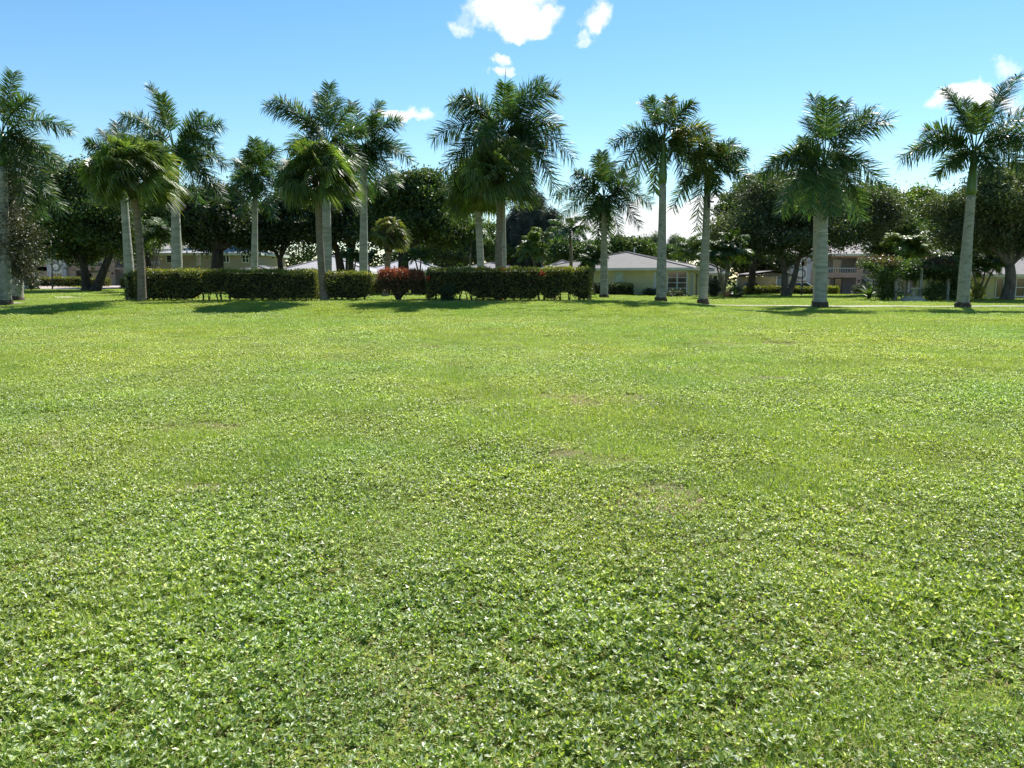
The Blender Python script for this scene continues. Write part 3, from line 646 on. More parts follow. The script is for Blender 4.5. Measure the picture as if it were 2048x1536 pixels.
small_palm('slanting stemmed palm clump in front of the yellow house at the right edge', 1955, 60, [(1945, 540), (1972, 530), (1992, 528), (1912, 520)], 34, mleaf='royal', llen=.6)
small_palm('bright feathery palm behind the vine arbour', 1825, 62, [(1822, 500), (1805, 490), (1842, 508)], 40, mleaf='bright', llen=.8)
small_palm('slender palm between the left sprawling tree and the pink apartments', 107, 88, [(106, 490)], 40, mleaf='mid', llen=.8)
small_palm('thin palm behind the leaning fan palm, left of the tan building', 290, 75, [(308, 475), (325, 468)], 46, mleaf='mid', llen=.8)


# ------------------------------------------------------------------ broadleaf trees
def crown_np(lobes, n_clump, per, leaf, rg, sigma=.45, aspect=.55, upbias=.5, shell=.62, hang=0, ragged=.12, aniso=1):
    """lobes: (centre, (rx,ry,rz))"""
    C_ = np.array([l[0] for l in lobes], float); Rr = np.array([l[1] for l in lobes], float)
    wgt = (Rr[:, 0] * Rr[:, 2]) ** 1.0; wgt /= wgt.sum(); li = rg.choice(len(lobes), n_clump, p=wgt)
    d = unit(rg.standard_normal((n_clump, 3))); rad = np.where(rg.random(n_clump) < .78, rg.uniform(shell, 1.0 + ragged, n_clump), rg.uniform(.1, shell, n_clump))
    cc = C_[li] + d * Rr[li] * rad[:, None]
    n = n_clump * per; sg = sigma * rg.uniform(.6, 1.3, n_clump)
    pos = np.repeat(cc, per, 0) + rg.standard_normal((n, 3)) * np.repeat(sg, per)[:, None] * [1, 1, .7]
    D = unit(rg.standard_normal((n, 3)) + [0, 0, -hang]); Nn = unit(rg.standard_normal((n, 3)) + [0, 0, upbias]); Wv = unit(np.cross(Nn, D))
    L = leaf * rg.uniform(.6, 1.35, n)
    return leaves_np(pos, D, Wv, L, L * aspect, fold=.06)


def tree(name, label, cat, u, Y, lobes, trunk_r=.3, fork=None, mleaf='dark', mbark='bark', n=900, per=14, leaf=.3, group=None, sigma=.38, hang=0, aspect=.55, trunks=None, depth=1.0, zlift=0, ragged=.22, shell=.55, limbs=True, upbias=.5):
    """lobes: (u, v, ru, rv[, dY]) in photo pixels, turned into real metres at depth Y"""
    rg = np.random.default_rng(int(u * 7 + Y)); x = XU(u, Y); base = Vector((x, Y, H(x, Y) - .1)); root = empty(name, base, label, cat, group)
    L3 = []
    for i, l in enumerate(lobes):
        dY = l[4] if len(l) > 4 else rg.uniform(-1, 1) * l[2] * Y / F * .5
        c = P(l[0], l[1], Y + dY); rx = l[2] * Y / F; L3.append((np.array(c), (rx, rx * depth, l[3] * Y / F)))
    if hang == 0:
        for (c, rr) in list(L3):
            for _ in range(9):
                d_ = unit(rg.standard_normal(3)); d_[2] = abs(d_[2]) * 1.0 - .25; L3.append((c + d_ * np.array(rr) * 1.0, tuple(x_ * rg.uniform(.2, .46) for x_ in rr)))
        L3 = [(c, tuple(x_ * .86 for x_ in rr)) if i_ < len(lobes) else (c, rr) for i_, (c, rr) in enumerate(L3)]
    nb = len(lobes); A = Acc(); sp_ = [] ; fk = P(*fork, Y) if fork else base + (Vector(L3[0][0]) - base) * .5
    if trunks is None: trunks = [(u, fk)]
    k = 0
    for (tu, tf) in trunks:
        if not isinstance(tf, Vector): tf = P(tf[0], tf[1], Y)
        b0 = Vector((XU(tu, Y), Y, base.z)); q = np.linspace(0, 1, 8)
        pts = [b0.lerp(tf, float(a_)) + Vector((math.sin(a_ * 3.1 + k) * .12 * (a_ > 0), math.cos(a_ * 4 + k) * .1, 0)) for a_ in q]
        A.tube(pts, trunk_r * np.interp(q, [0, .08, .4, 1], [1.5, 1.12, .95, .75]), n=12); k += 1
    if limbs:
        for c, rr in L3[:nb]:
            tf = min([(tf if isinstance(tf, Vector) else P(tf[0], tf[1], Y)) for _, tf in trunks], key=lambda v_: (v_ - Vector(c)).length)
            cv = Vector(c); q = np.linspace(0, 1, 6); off = Vector((rg.uniform(-.3, .3), rg.uniform(-.3, .3), .25)) * (cv - tf).length * .3
            pts = [tf.lerp(cv, float(a_)) + off * math.sin(a_ * 3.14) for a_ in q]; A.tube(pts, trunk_r * np.linspace(.6, .16, 6), n=7, cap=False)
            for j in range(3):
                e = cv + Vector(rg.uniform(-.75, .75, 3) * np.array(rr)); A.tube([pts[3], (pts[3] + e) / 2 + Vector((0, 0, .2)), e], trunk_r * np.array([.25, .16, .05]), n=5, cap=False)
    A.build('trunk', M[mbark], root, smooth=True)
    V, T3 = crown_np(L3, int(n * 1.0), int(per * 1.6), leaf * (.7 if hang == 0 else 1), rg, sigma=sigma, hang=hang, aspect=aspect, ragged=ragged, shell=shell, upbias=upbias)
    mesh('crown', V, T3, M[mleaf], root)
    return root


BT = 'broadleaf trees around the houses'
tree('broadleaf_tree', 'sprawling dark tree with a V shaped double trunk at left', 'tree', 180, 78, [(150, 400, 62, 58), (95, 440, 50, 45), (210, 420, 60, 60), (170, 350, 30, 26), (120, 490, 48, 32), (230, 480, 55, 38), (185, 460, 60, 45), (205, 365, 32, 25), (80, 405, 34, 32), (165, 505, 45, 28)], trunk_r=.42, trunks=[(172, (166, 520)), (187, (222, 510))], mleaf='dark', n=2400, per=17, leaf=.42, group=BT, sigma=.5)
tree('broadleaf_tree', 'dark tree with a stout leaning trunk before the tan building', 'tree', 428, 70, [(430, 430, 48, 45), (385, 420, 35, 38), (470, 450, 45, 40), (410, 480, 40, 25), (450, 395, 35, 25), (495, 480, 30, 26), (370, 455, 26, 25)], trunk_r=.62, fork=(436, 500), mleaf='darker', n=1700, per=16, leaf=.40, group=BT)
tree('broadleaf_tree', 'dark spreading tree in front of the pale roof, left of the hedge gap', 'tree', 560, 72, [(560, 448, 48, 42), (590, 420, 35, 35), (530, 480, 34, 22), (598, 462, 42, 24)], trunk_r=.3, fork=(560, 520), mleaf='darker', n=1300, per=16, leaf=.38, group=BT)
tree('broadleaf_tree', 'dark tree with a curved trunk standing left of the small fan palm', 'tree', 687, 73, [(680, 425, 62, 46), (640, 450, 45, 40), (720, 440, 42, 40), (700, 400, 50, 28), (690, 462, 48, 22), (655, 410, 32, 28)], trunk_r=.45, trunks=[(684, (676, 505)), (694, (702, 500))], mleaf='darker', n=2000, per=16, leaf=.40, group=BT)
tree('broadleaf_tree', 'big round dark tree rising behind the red shrub', 'tree', 802, 70, [(820, 400, 62, 52), (870, 440, 58, 52), (770, 435, 45, 45), (900, 468, 34, 34), (835, 450, 62, 36), (790, 380, 40, 30), (865, 400, 42, 36), (745, 465, 28, 28), (845, 365, 32, 22)], trunk_r=.55, fork=(806, 500), mleaf='dark', n=2800, per=17, leaf=.38, group=BT)
tree('oak_tree', 'broad brownish green oak with forked trunk, right of the yellow house', 'tree', 1570, 72, [(1560, 440, 80, 62), (1480, 470, 52, 46), (1630, 430, 70, 58), (1700, 445, 62, 46), (1600, 390, 55, 36), (1530, 400, 48, 38), (1680, 410, 50, 40), (1750, 430, 52, 46), (1640, 478, 70, 34), (1560, 488, 62, 24), (1735, 462, 40, 28), (1500, 495, 35, 24)], trunk_r=.28, trunks=[(1569, (1564, 515)), (1573, (1600, 515))], mleaf='oak', mbark='bark_grey', n=4200, per=18, leaf=.30, group=BT, sigma=.5)
tree('broadleaf_tree', 'dense green tree with tiered branches rising behind the left side of the oak', 'tree', 1500, 84, [(1490, 395, 34, 24), (1520, 370, 32, 22), (1470, 430, 34, 24), (1560, 372, 34, 24), (1448, 462, 18, 14), (1500, 430, 45, 32), (1462, 480, 28, 22), (1530, 420, 45, 40)], trunk_r=.4, fork=(1505, 500), mleaf='dark', n=1700, per=16, leaf=.42, group=BT)
tree('oak_tree', 'grey green oak with spreading limbs in front of the yellow house at the right edge', 'tree', 2015, 58, [(2010, 400, 62, 52), (1960, 430, 52, 50), (2060, 430, 60, 55), (1925, 470, 40, 38), (1985, 370, 40, 30), (2040, 365, 42, 34), (1990, 480, 50, 26), (2080, 480, 40, 34), (1900, 420, 32, 36)], trunk_r=.42, fork=(2018, 530), mleaf='oak', mbark='bark_grey', n=3000, per=18, leaf=.27, group=BT, sigma=.42)
tree('broadleaf_tree', 'bluish green tree between the oak and the leaning royal palm', 'tree', 1785, 78, [(1770, 440, 40, 45), (1760, 400, 30, 28), (1800, 470, 45, 35), (1790, 500, 45, 26)], trunk_r=.3, mleaf='dark', n=1300, per=16, leaf=.36, group=BT)
tree('broadleaf_tree', 'light green tree with a domed top behind the vine arbour', 'tree', 1835, 84, [(1830, 425, 40, 42), (1860, 450, 36, 36), (1820, 470, 46, 36), (1845, 400, 26, 20), (1890, 440, 36, 40)], trunk_r=.3, mleaf='bright', n=1500, per=16, leaf=.4, group=BT)
tree('broadleaf_tree', 'glossy brownish green leaved tree at the left edge in front of the palms', 'tree', 12, 46, [(12, 350, 34, 46), (8, 430, 36, 48), (36, 500, 34, 40), (6, 520, 30, 34), (42, 545, 20, 30), (55, 470, 20, 26)], trunk_r=.12, fork=(14, 520), mleaf='purple', n=700, per=13, leaf=.22, group=BT, sigma=.35)
tree('broadleaf_tree', 'mid green tree far left behind the palm trunks', 'tree', 60, 100, [(50, 420, 60, 50), (10, 450, 60, 55), (80, 470, 50, 40), (60, 510, 40, 20), (-50, 430, 60, 60)], trunk_r=.4, mleaf='mid', n=2000, per=15, leaf=.5, group=BT)
tree('broadleaf_tree', 'green tree behind the leaning fan palm, above the left end of the long hedge', 'tree', 300, 96, [(290, 440, 55, 45), (330, 420, 50, 40), (270, 490, 50, 32), (350, 460, 34, 30), (250, 380, 40, 30)], trunk_r=.35, mleaf='dark', n=1900, per=15, leaf=.45, group=BT)
tree('broadleaf_tree', 'leafy tree filling the gap behind the narrow crowned royal palm', 'tree', 530, 110, [(500, 460, 60, 40), (560, 430, 40, 40), (470, 430, 40, 36), (620, 455, 50, 40)], trunk_r=.4, mleaf='dark', n=1800, per=14, leaf=.5, group=BT)
tree('broadleaf_tree', 'low dark rounded tree behind the left part of the yellow house roof', 'tree', 1235, 92, [(1235, 495, 22, 20), (1222, 505, 18, 14), (1250, 505, 22, 14)], trunk_r=.2, mleaf='dark', n=420, per=14, leaf=.4, group=BT)
tree('broadleaf_tree', 'second dark rounded tree behind the ridge of the yellow house roof', 'tree', 1275, 92, [(1272, 495, 24, 17), (1292, 503, 20, 12)], trunk_r=.2, mleaf='dark', n=380, per=14, leaf=.4, group=BT)
tree('broadleaf_tree', 'low leafy trees far behind the right slope of the house roof', 'tree', 1355, 118, [(1340, 508, 40, 14), (1400, 502, 40, 18), (1430, 498, 30, 20), (1310, 508, 26, 12)], trunk_r=.2, mleaf='mid', n=900, per=14, leaf=.45, group=BT)
tree('broadleaf_tree', 'bushy green tree left of the short royal palm, over the grey roof', 'tree', 1165, 98, [(1150, 508, 26, 20), (1175, 500, 30, 22), (1105, 505, 34, 26), (1125, 492, 20, 16)], trunk_r=.2, mleaf='mid', n=900, per=14, leaf=.4, group=BT)
tree('broadleaf_tree', 'mottled green tree behind the tall fan palm pair', 'tree', 960, 108, [(945, 470, 34, 38), (975, 480, 34, 36), (925, 500, 36, 26), (990, 505, 32, 22), (905, 400, 22, 30)], trunk_r=.3, mleaf='mid', n=1500, per=14, leaf=.4, group=BT)
tree('broadleaf_tree', 'dark undergrowth tree between the pale roof and the tall hedge palms', 'tree', 880, 106, [(885, 505, 36, 16), (915, 513, 30, 12), (840, 495, 40, 14), (935, 518, 16, 9)], trunk_r=.2, mleaf='darker', n=700, per=14, leaf=.4, group=BT)
tree('broadleaf_tree', 'shaded tree mass right behind the carport beside the oak', 'tree', 1490, 98, [(1480, 515, 50, 22), (1530, 520, 45, 22), (1450, 505, 36, 24), (1548, 535, 18, 14)], trunk_r=.3, mleaf='darker', n=1500, per=14, leaf=.45, group=BT)
tree('broadleaf_tree', 'dark green tree above the pink apartments right of the oak', 'tree', 1800, 128, [(1700, 460, 60, 40), (1780, 450, 50, 50), (1850, 470, 50, 45), (1640, 470, 50, 40)], trunk_r=.4, mleaf='dark', n=2000, per=14, leaf=.55, group=BT)
tree('broadleaf_tree', 'deep green tree far behind the oak at the right edge', 'tree', 1990, 98, [(1940, 470, 60, 50), (2010, 450, 60, 50), (2090, 460, 60, 60), (1960, 420, 50, 40), (2050, 510, 80, 25)], trunk_r=.4, mleaf='dark', n=2200, per=14, leaf=.5, group=BT)
tree('broadleaf_tree', 'leafy tree far behind the left apartments', 'tree', 190, 138, [(150, 480, 80, 45), (240, 470, 60, 50), (70, 480, 60, 45), (300, 475, 40, 40)], trunk_r=.4, mleaf='mid', n=2000, per=14, leaf=.6, group=BT)
# the far wood that closes the view behind everything
rg = np.random.default_rng(44); lob = []
for u in range(-500, 2560, 26):
    Yw = rg.uniform(150, 190); low_ = 1235 < u < 1430; vt = rg.uniform(512, 520) if low_ else rg.uniform(488, 508)
    c = P(u, (vt + 560) / 2 - 3, Yw); rz_ = (560 - vt) / 2 * Yw / F + 1; lob.append((np.array((c.x, Yw, rz_ + .6)), (3.6, 3.0, rz_)))
V, T3 = crown_np(lob, 5200, 16, .75, rg, sigma=.8, upbias=.3)
M['far'] = leaf_mat('far_leaf', (.02, .04, .014), (.05, .08, .025), rough=.9, trans=.08, spec=.1)
tag(mesh('distant_wood', V, T3, M['far']), 'far off wood of green trees closing the view behind the houses', 'wood', kind='stuff')
# pines
PG = 'casuarina pines in the distance'
def pine(label, u, Y, lobes, m='pine', n=700, tr=.25, leaf=.7, per=14):
    return tree('casuarina_tree', label, 'pine tree', u, Y, lobes, trunk_r=tr, mleaf=m, n=n, per=per, leaf=leaf, aspect=.07, sigma=.38, hang=.9, group=PG, ragged=.25, shell=.4, fork=(u, lobes[-1][1] - 10), upbias=0)
pine('wispy dark pine with the highest top, behind the right hedge', 1073, 108, [(1073, 408, 10, 24), (1060, 440, 20, 24), (1085, 440, 18, 22), (1072, 480, 34, 28), (1050, 470, 22, 26), (1075, 520, 36, 22)], n=520, per=30, leaf=.9)
pine('wispy dark pine left of the highest one', 1035, 110, [(1035, 435, 12, 26), (1030, 465, 24, 26), (1045, 490, 28, 28), (1022, 505, 26, 26)], n=440, per=30, leaf=.9)
pine('drooping dark pine right of the highest one', 1108, 106, [(1104, 435, 12, 20), (1110, 462, 16, 22), (1100, 485, 22, 22), (1095, 510, 26, 20)], n=280, per=28, leaf=.85)
pine('pale thin pine showing over the house roof left of the tall palm trunk', 1312, 140, [(1311, 480, 7, 16), (1314, 498, 12, 12)], m='pale_pine', n=170, tr=.12)
pine('pale thin pine showing over the house roof right of the tall palm trunk', 1347, 140, [(1350, 482, 9, 12), (1343, 498, 14, 12)], m='pale_pine', n=170, tr=.12)
pine('faint pale pine just left of the house roof trees', 1295, 142, [(1293, 484, 6, 12), (1296, 498, 10, 10)], m='pale_pine', n=110, tr=.1)


# ------------------------------------------------------------------ hedges and shrubs
def box_leaves(x0, x1, y0, y1, z0f, z1f, dens, leaf, rg, rnd=.18, jit=.06, faces='fbtlr', low=None):
    """leaf quads over a rounded clipped block; z0f/z1f arrays by x"""
    P_ = []
    Lx, Ly = x1 - x0, y1 - y0; zm = float(np.mean(z1f(np.array([x0, x1])) - z0f(np.array([x0, x1]))))
    for f in faces:
        ar = {'f': Lx * zm, 'b': Lx * zm, 't': Lx * Ly, 'l': Ly * zm, 'r': Ly * zm}[f]; n = int(ar * dens); a = rg.random(n); b_ = rg.random(n)
        if f in 'fb': x = x0 + a * Lx; y = np.full(n, y0 if f == 'f' else y1); h = b_
        elif f == 't': x = x0 + a * Lx; y = y0 + b_ * Ly; h = np.ones(n)
        else: y = y0 + a * Ly; x = np.full(n, x0 if f == 'l' else x1); h = b_
        P_.append(np.stack([x, y, h], -1))
    q = np.vstack(P_); x, y, h = q.T; zb = z0f(x); zt = z1f(x)
    if low is not None: zb = zb + low(x)
    z = zb + (zt - zb) * h
    cx_, cy_ = (x0 + x1) / 2, (y0 + y1) / 2     # round the vertical and top edges
    ex = np.clip((abs(x - cx_) - (Lx / 2 - rnd)) / rnd, 0, 1); ey = np.clip((abs(y - cy_) - (Ly / 2 - rnd)) / rnd, 0, 1); ez = np.clip((z - (zt - rnd)) / rnd, 0, 1)
    k = rnd * .34; l = np.sqrt(ex ** 2 + ey ** 2 + ez ** 2); pull = np.where(l > 1, (l - 1) * rnd, 0)
    x = x - np.sign(x - cx_) * ex * pull; y = y - np.sign(y - cy_) * ey * pull; z = z - ez * pull
    bump = .07 * np.sin(x * 2.9 + 1) * np.sin(z * 3.3 + y * 2) + .05 * np.sin(x * 7.1) * np.sin(z * 6.3)
    y = y + np.where(y < cy_, -bump, bump) * 1.2; z = z + np.where(h > .97, bump * .5, 0)
    pos = np.stack([x, y, z], -1) + rg.standard_normal((len(x), 3)) * jit
    n = len(pos); D = unit(rg.standard_normal((n, 3)) + [0, -.1, .5]); Nn = unit(rg.standard_normal((n, 3)) + [0, -.3, .6]); Wv = unit(np.cross(Nn, D)); L = leaf * rg.uniform(.6, 1.3, n)
    return pos, h, leaves_np(pos, D, Wv, L, L * .55)


def hedge(name, label, u0, u1, Y, vt, depth=1.1, mleaf='hedge', mtip='hedge_tip', dens=420, leaf=.105, gaps=(), cat='hedge', group='clipped hedges on the mound', vt2=None, tip=True, stems=True, base_lift=.05, flowers=0, jit=.04, rnd=.16):
    rg = np.random.default_rng(int(u0)); x0, x1 = XU(u0, Y), XU(u1, Y); y0 = Y - depth / 2; y1 = Y + depth / 2
    zt0, zt1 = P(u0, vt, y0).z, P(u1, vt2 or vt, y0).z
    z1f = lambda x: np.interp(x, [x0, x1], [zt0, zt1]); z0f = lambda x: ht(x, Y + 0 * x)
    G = [(XU(g[0], Y), g[1] * Y / F, g[2]) for g in gaps]

    def low(x):
        z = np.full_like(x, base_lift) + .05 * np.abs(np.sin(x * 5.3)) + .04 * np.abs(np.sin(x * 13.1))
        for gx_, gw, gh in G: z = z + gh * np.exp(-((x - gx_) / gw) ** 4)
        return z
    base = Vector(((x0 + x1) / 2, Y, H((x0 + x1) / 2, Y)))
    root = empty(name, base, label, cat, group)
    pos, h, (V, T3) = box_leaves(x0, x1, y0, y1, z0f, z1f, dens, leaf, rg, low=low, jit=jit, rnd=rnd)
    zrel = (pos[:, 2] - z0f(pos[:, 0])) / (z1f(pos[:, 0]) - z0f(pos[:, 0]))
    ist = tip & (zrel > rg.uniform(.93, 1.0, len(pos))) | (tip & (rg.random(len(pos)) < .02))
    n = len(pos); sel = np.concatenate([ist, ist])
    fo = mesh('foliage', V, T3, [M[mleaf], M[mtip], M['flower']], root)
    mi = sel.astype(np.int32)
    if flowers:
        fl = rg.random(n) < 0
        for _ in range(flowers):
            c = pos[rg.integers(0, n)]; fl |= (np.linalg.norm(pos - c, axis=1) < .13)
        mi[np.concatenate([fl, fl])] = 2
    fo.data.polygons.foreach_set('material_index', mi)
    # solid near-black core standing in for the hedge's dark inside
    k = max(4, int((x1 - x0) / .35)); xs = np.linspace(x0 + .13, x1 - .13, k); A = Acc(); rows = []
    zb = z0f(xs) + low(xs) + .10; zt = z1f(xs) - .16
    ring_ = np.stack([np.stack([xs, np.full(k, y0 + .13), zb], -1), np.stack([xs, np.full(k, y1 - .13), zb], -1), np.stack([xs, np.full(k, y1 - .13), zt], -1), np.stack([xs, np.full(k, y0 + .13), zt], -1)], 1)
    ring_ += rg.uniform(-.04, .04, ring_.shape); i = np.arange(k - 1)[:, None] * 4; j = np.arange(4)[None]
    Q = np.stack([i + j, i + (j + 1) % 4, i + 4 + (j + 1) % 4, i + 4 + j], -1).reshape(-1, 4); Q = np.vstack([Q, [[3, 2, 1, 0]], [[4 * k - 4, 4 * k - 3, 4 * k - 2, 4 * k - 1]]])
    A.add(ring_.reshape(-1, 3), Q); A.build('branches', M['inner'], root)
    if stems:
        A = Acc()
        for xx in np.arange(x0 + .3, x1 - .15, .42):
            xx += rg.uniform(-.12, .12); yy = Y + rg.uniform(-.25, .25); zz = H(xx, yy)
            for q in range(2):
                A.tube([(xx, yy, zz - .05), (xx + rg.uniform(-.12, .12), yy, zz + .35), (xx + rg.uniform(-.3, .3), yy + rg.uniform(-.2, .2), zz + .8)], [.035, .028, .02], n=6)
        A.build('stems', M['bark'], root)
    return root


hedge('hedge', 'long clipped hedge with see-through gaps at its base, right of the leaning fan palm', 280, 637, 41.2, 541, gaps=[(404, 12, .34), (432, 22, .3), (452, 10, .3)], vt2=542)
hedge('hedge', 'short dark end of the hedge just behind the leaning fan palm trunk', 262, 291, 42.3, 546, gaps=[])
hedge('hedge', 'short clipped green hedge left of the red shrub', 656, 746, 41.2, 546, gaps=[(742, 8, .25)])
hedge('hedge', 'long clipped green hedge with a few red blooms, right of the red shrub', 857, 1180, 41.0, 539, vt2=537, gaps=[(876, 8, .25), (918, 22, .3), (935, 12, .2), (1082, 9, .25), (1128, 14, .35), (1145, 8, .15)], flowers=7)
# red shrub: foliage dome with ragged tips on a short branching trunk
def red_shrub():
    rg = np.random.default_rng(77); Y = 41.6; x0, x1 = XU(762, Y), XU(846, Y); xm = XU(797, Y); g0 = H(xm, Y); root = empty('red_shrub', (xm, Y, g0), 'bushy shrub with reddish orange top leaves on a dark forked stem, between two hedges', 'shrub')
    zt = P(800, 545, Y).z; zb = P(800, 586, Y).z
    z0f = lambda x: np.interp(x, [x0, xm, x1], [zb + .22, zb - .12, zb + .25]); z1f = lambda x: zt + 0 * x
    pos, h, (V, T3) = box_leaves(x0, x1, Y - .7, Y + .7, z0f, z1f, 520, .11, rg, jit=.09, rnd=.3)
    pos2, h2, (V2, T2) = box_leaves(x0 + .2, x1 - .2, Y - .5, Y + .5, z0f, z1f, 420, .11, rg, jit=.12, rnd=.3)
    pos = np.vstack([pos, pos2]); T3 = np.vstack([T3[:len(T3) // 2], T3[len(T3) // 2:]]); o = mesh('foliage', np.vstack([V, V2]), np.vstack([T3, T2 + len(V)]), [M['redunder'], M['redleaf']], root)
    sel = lambda p_: p_[:, 2] + rg.uniform(-.16, .16, len(p_)) > zt - .34
    s1 = sel(pos[:len(V) // 4]); s2 = sel(pos[len(V) // 4:]); o.data.polygons.foreach_set('material_index', np.concatenate([s1, s1, s2, s2]).astype(np.int32))
    n = 420; b = np.stack([rg.uniform(x0, x1, n), Y + rg.uniform(-.65, .65, n), np.full(n, zt - .1)], -1); D = unit(np.stack([rg.normal(0, .25, n), rg.normal(0, .25, n), np.ones(n)], -1)); Wv = unit(np.cross(D, rg.standard_normal((n, 3)))); V, T3 = leaves_np(b, D, Wv, rg.uniform(.14, .34, n), .055)
    mesh('upright_tips', V, T3, M['redleaf'], root)
    A = Acc(); 
    for q in range(9):
        tx = rg.uniform(x0 + .3, x1 - .3); A.tube([(xm + rg.uniform(-.07, .07), Y, g0 - .05), (xm * .75 + tx * .25, Y, g0 + .3), (tx, Y + rg.uniform(-.3, .3), zb + .5)], [.075, .06, .025], n=7)
    A.build('trunk', M['stump'], root, smooth=True)
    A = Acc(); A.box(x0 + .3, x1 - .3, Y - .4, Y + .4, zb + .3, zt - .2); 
    V = A.v[0]; V += rg.uniform(-.08, .08, V.shape); A.build('branches', M['inner'], root)  # filler box coloured near-black for the shrub's dark inside
red_shrub()


def shrub(name, label, u, Y, w, vtop, mleaf='darker', cat='shrub', group='shrubs around the houses', leaf=.14, n=None, depth=.8, boxy=False):
    rg = np.random.default_rng(int(u * 3 + Y)); x = XU(u, Y); z = H(x, Y); root = empty(name, (x, Y, z), label, cat, group); rx = w / 2 * Y / F; hh = P(u, vtop, Y).z - z
    if boxy:
        _, _, (V, T3) = box_leaves(x - rx, x + rx, Y - rx * depth, Y + rx * depth, lambda q: z + 0 * q, lambda q: z + hh + 0 * q, 300, leaf, rg)
        A = Acc(); A.box(x - rx + .15, x + rx - .15, Y - rx * depth + .12, Y + rx * depth - .12, z + .03, z + hh - .14); A.build('branches', M['inner'], root)  # solid filler block, its dark colour stands for depth behind the leaves
    else:
        lob = [(np.array((x + rg.uniform(-.45, .45) * rx, Y + rg.uniform(-.3, .3) * rx, z + hh * .5)), (rx * .62, rx * .6, hh * .5)) for _ in range(4)]
        V, T3 = crown_np(lob, n or int(90 + rx * hh * 60), 12, leaf, rg, sigma=.16)
        A = Acc()
        for q in range(6): A.tube([(x + rg.uniform(-.2, .2) * rx, Y, z - .03), (x + rg.uniform(-.7, .7) * rx, Y + rg.uniform(-.4, .4) * rx, z + hh * .75)], [.03, .012], n=5)
        A.build('stems', M['bark'], root)
    mesh('foliage', V, T3, M[mleaf], root); return root


shrub('shrub', 'low dark clipped shrub under the narrow window of the yellow house', 1242, 72, 42, 569, boxy=True)
shrub('shrub', 'dark shrub at the left corner of the yellow house wall', 1192, 71, 20, 568, boxy=True)
shrub('shrub', 'low loose shrub left of the tall palm trunk at the yellow wall', 1303, 71, 34, 578)
shrub('shrub', 'low dark shrub below the big double windows of the yellow house', 1352, 68.6, 50, 581)
shrub('shrub', 'tall dark shrub behind the porch right of the yellow house', 1428, 69, 34, 560)
shrub('shrub', 'brown green bush with upright twigs beside the porch and the oak', 1472, 66, 38, 572, mleaf='oak')
shrub('shrub', 'yellow green box shaped shrub before the pink apartments', 1665, 88, 18, 574, mleaf='goldshrub', boxy=True, leaf=.16)
shrub('shrub', 'dark shrub by the stair of the pink apartments', 1715, 92, 26, 570)
shrub('shrub', 'golden leaved shrub left of the yellow wall at the right edge', 1952, 60, 24, 566, mleaf='goldshrub')
shrub('shrub', 'reddish shrub behind the foot of the leaning royal palm', 1900, 58, 34, 572, mleaf='redunder')
shrub('shrub', 'grey green leafy shrub at the right foot of the vine arbour', 1865, 56, 46, 565, mleaf='mid')
shrub('shrub', 'dark low shrub in shade behind the hedge left of the white car', 1545, 90, 30, 570)
shrub('shrub', 'dark shrub beside the left apartments behind the palm trunks', 62, 82, 26, 552)
shrub('shrub', 'small shrub at the right corner of the red shrub hedge gap', 852, 62, 26, 562)
hedge('hedge', 'low clipped hedge across the road before the left pink apartments', 84, 168, 99, 556, depth=1.2, dens=120, leaf=.2, group='low distant hedges', stems=False)
hedge('hedge', 'low clipped hedge right of the sprawling left tree trunks', 176, 218, 99, 558, depth=1.2, dens=120, leaf=.2, group='low distant hedges', stems=False)
hedge('hedge', 'small piece of low hedge just left of the hedge end and fan palm', 246, 262, 88, 558, depth=1.2, dens=140, leaf=.18, group='low distant hedges', stems=False)
hedge('hedge', 'low hedge seen between the short hedge and the red shrub', 744, 778, 66, 564, depth=1, dens=200, leaf=.14, group='low distant hedges', stems=False)
hedge('hedge', 'low hedge seen just right of the red shrub', 826, 872, 66, 564, depth=1, dens=200, leaf=.14, group='low distant hedges', stems=False)
hedge('hedge', 'low hedge left of the oak trunk before the road', 1488, 1560, 84, 574, depth=1, dens=160, leaf=.17, group='low distant hedges', stems=False)
hedge('hedge', 'low hedge right of the oak trunk before the white car', 1578, 1640, 84, 575, depth=1, dens=160, leaf=.17, group='low distant hedges', stems=False)


shrub('shrub', 'squat dark greyish shrub in shade in front of the left part of the right hedge', 895, 40.1, 27, 571, mleaf='darker', leaf=.07, n=260, group=None)
# strappy plants by the arbour
def strap_plant(label, u, Y, n, L, m='mid', name='strap_plant'):
    rg = np.random.default_rng(int(u)); x = XU(u, Y); z = H(x, Y); root = empty(name, (x, Y, z), label, 'plant', 'strappy plants by the arbour'); A = Acc()
    for k in range(n):
        az = rg.uniform(0, 6.28); el = rg.uniform(.3, 1.35); l = L * rg.uniform(.7, 1.15); h_ = np.array([math.cos(az), math.sin(az), 0]); q = np.linspace(0, 1, 7); wv = np.array([-h_[1], h_[0], 0])
        p_ = np.array([x, Y, z + .25]) + (h_ * math.cos(el) * q[:, None] + np.array([0, 0, 1.]) * (math.sin(el) * q - .35 * q * q)[:, None]) * l; ww = (.07 * np.interp(q, [0, .3, 1], [.6, 1, .05]))[:, None] * wv
        V = np.stack([p_ - ww, p_ + ww], 1).reshape(-1, 3); i = np.arange(6)[:, None] * 2; A.add(V, i + [[0, 1, 3, 2]])
    A.build('leaves', M[m], root); B = Acc(); B.tube([(x, Y, z - .05), (x, Y, z + .35)], [.2, .13], n=10); B.build('stem', M['thatch'], root); return root
strap_plant('spiky arching plant left of the vine arbour', 1738, 60, 44, 1.9)
strap_plant('low spiky plant under the right side of the vine arbour', 1860, 56, 30, 1.1, m='bright')
strap_plant('spiky plant behind the low porch shrub right of the yellow house', 1470, 64, 26, 1.1)


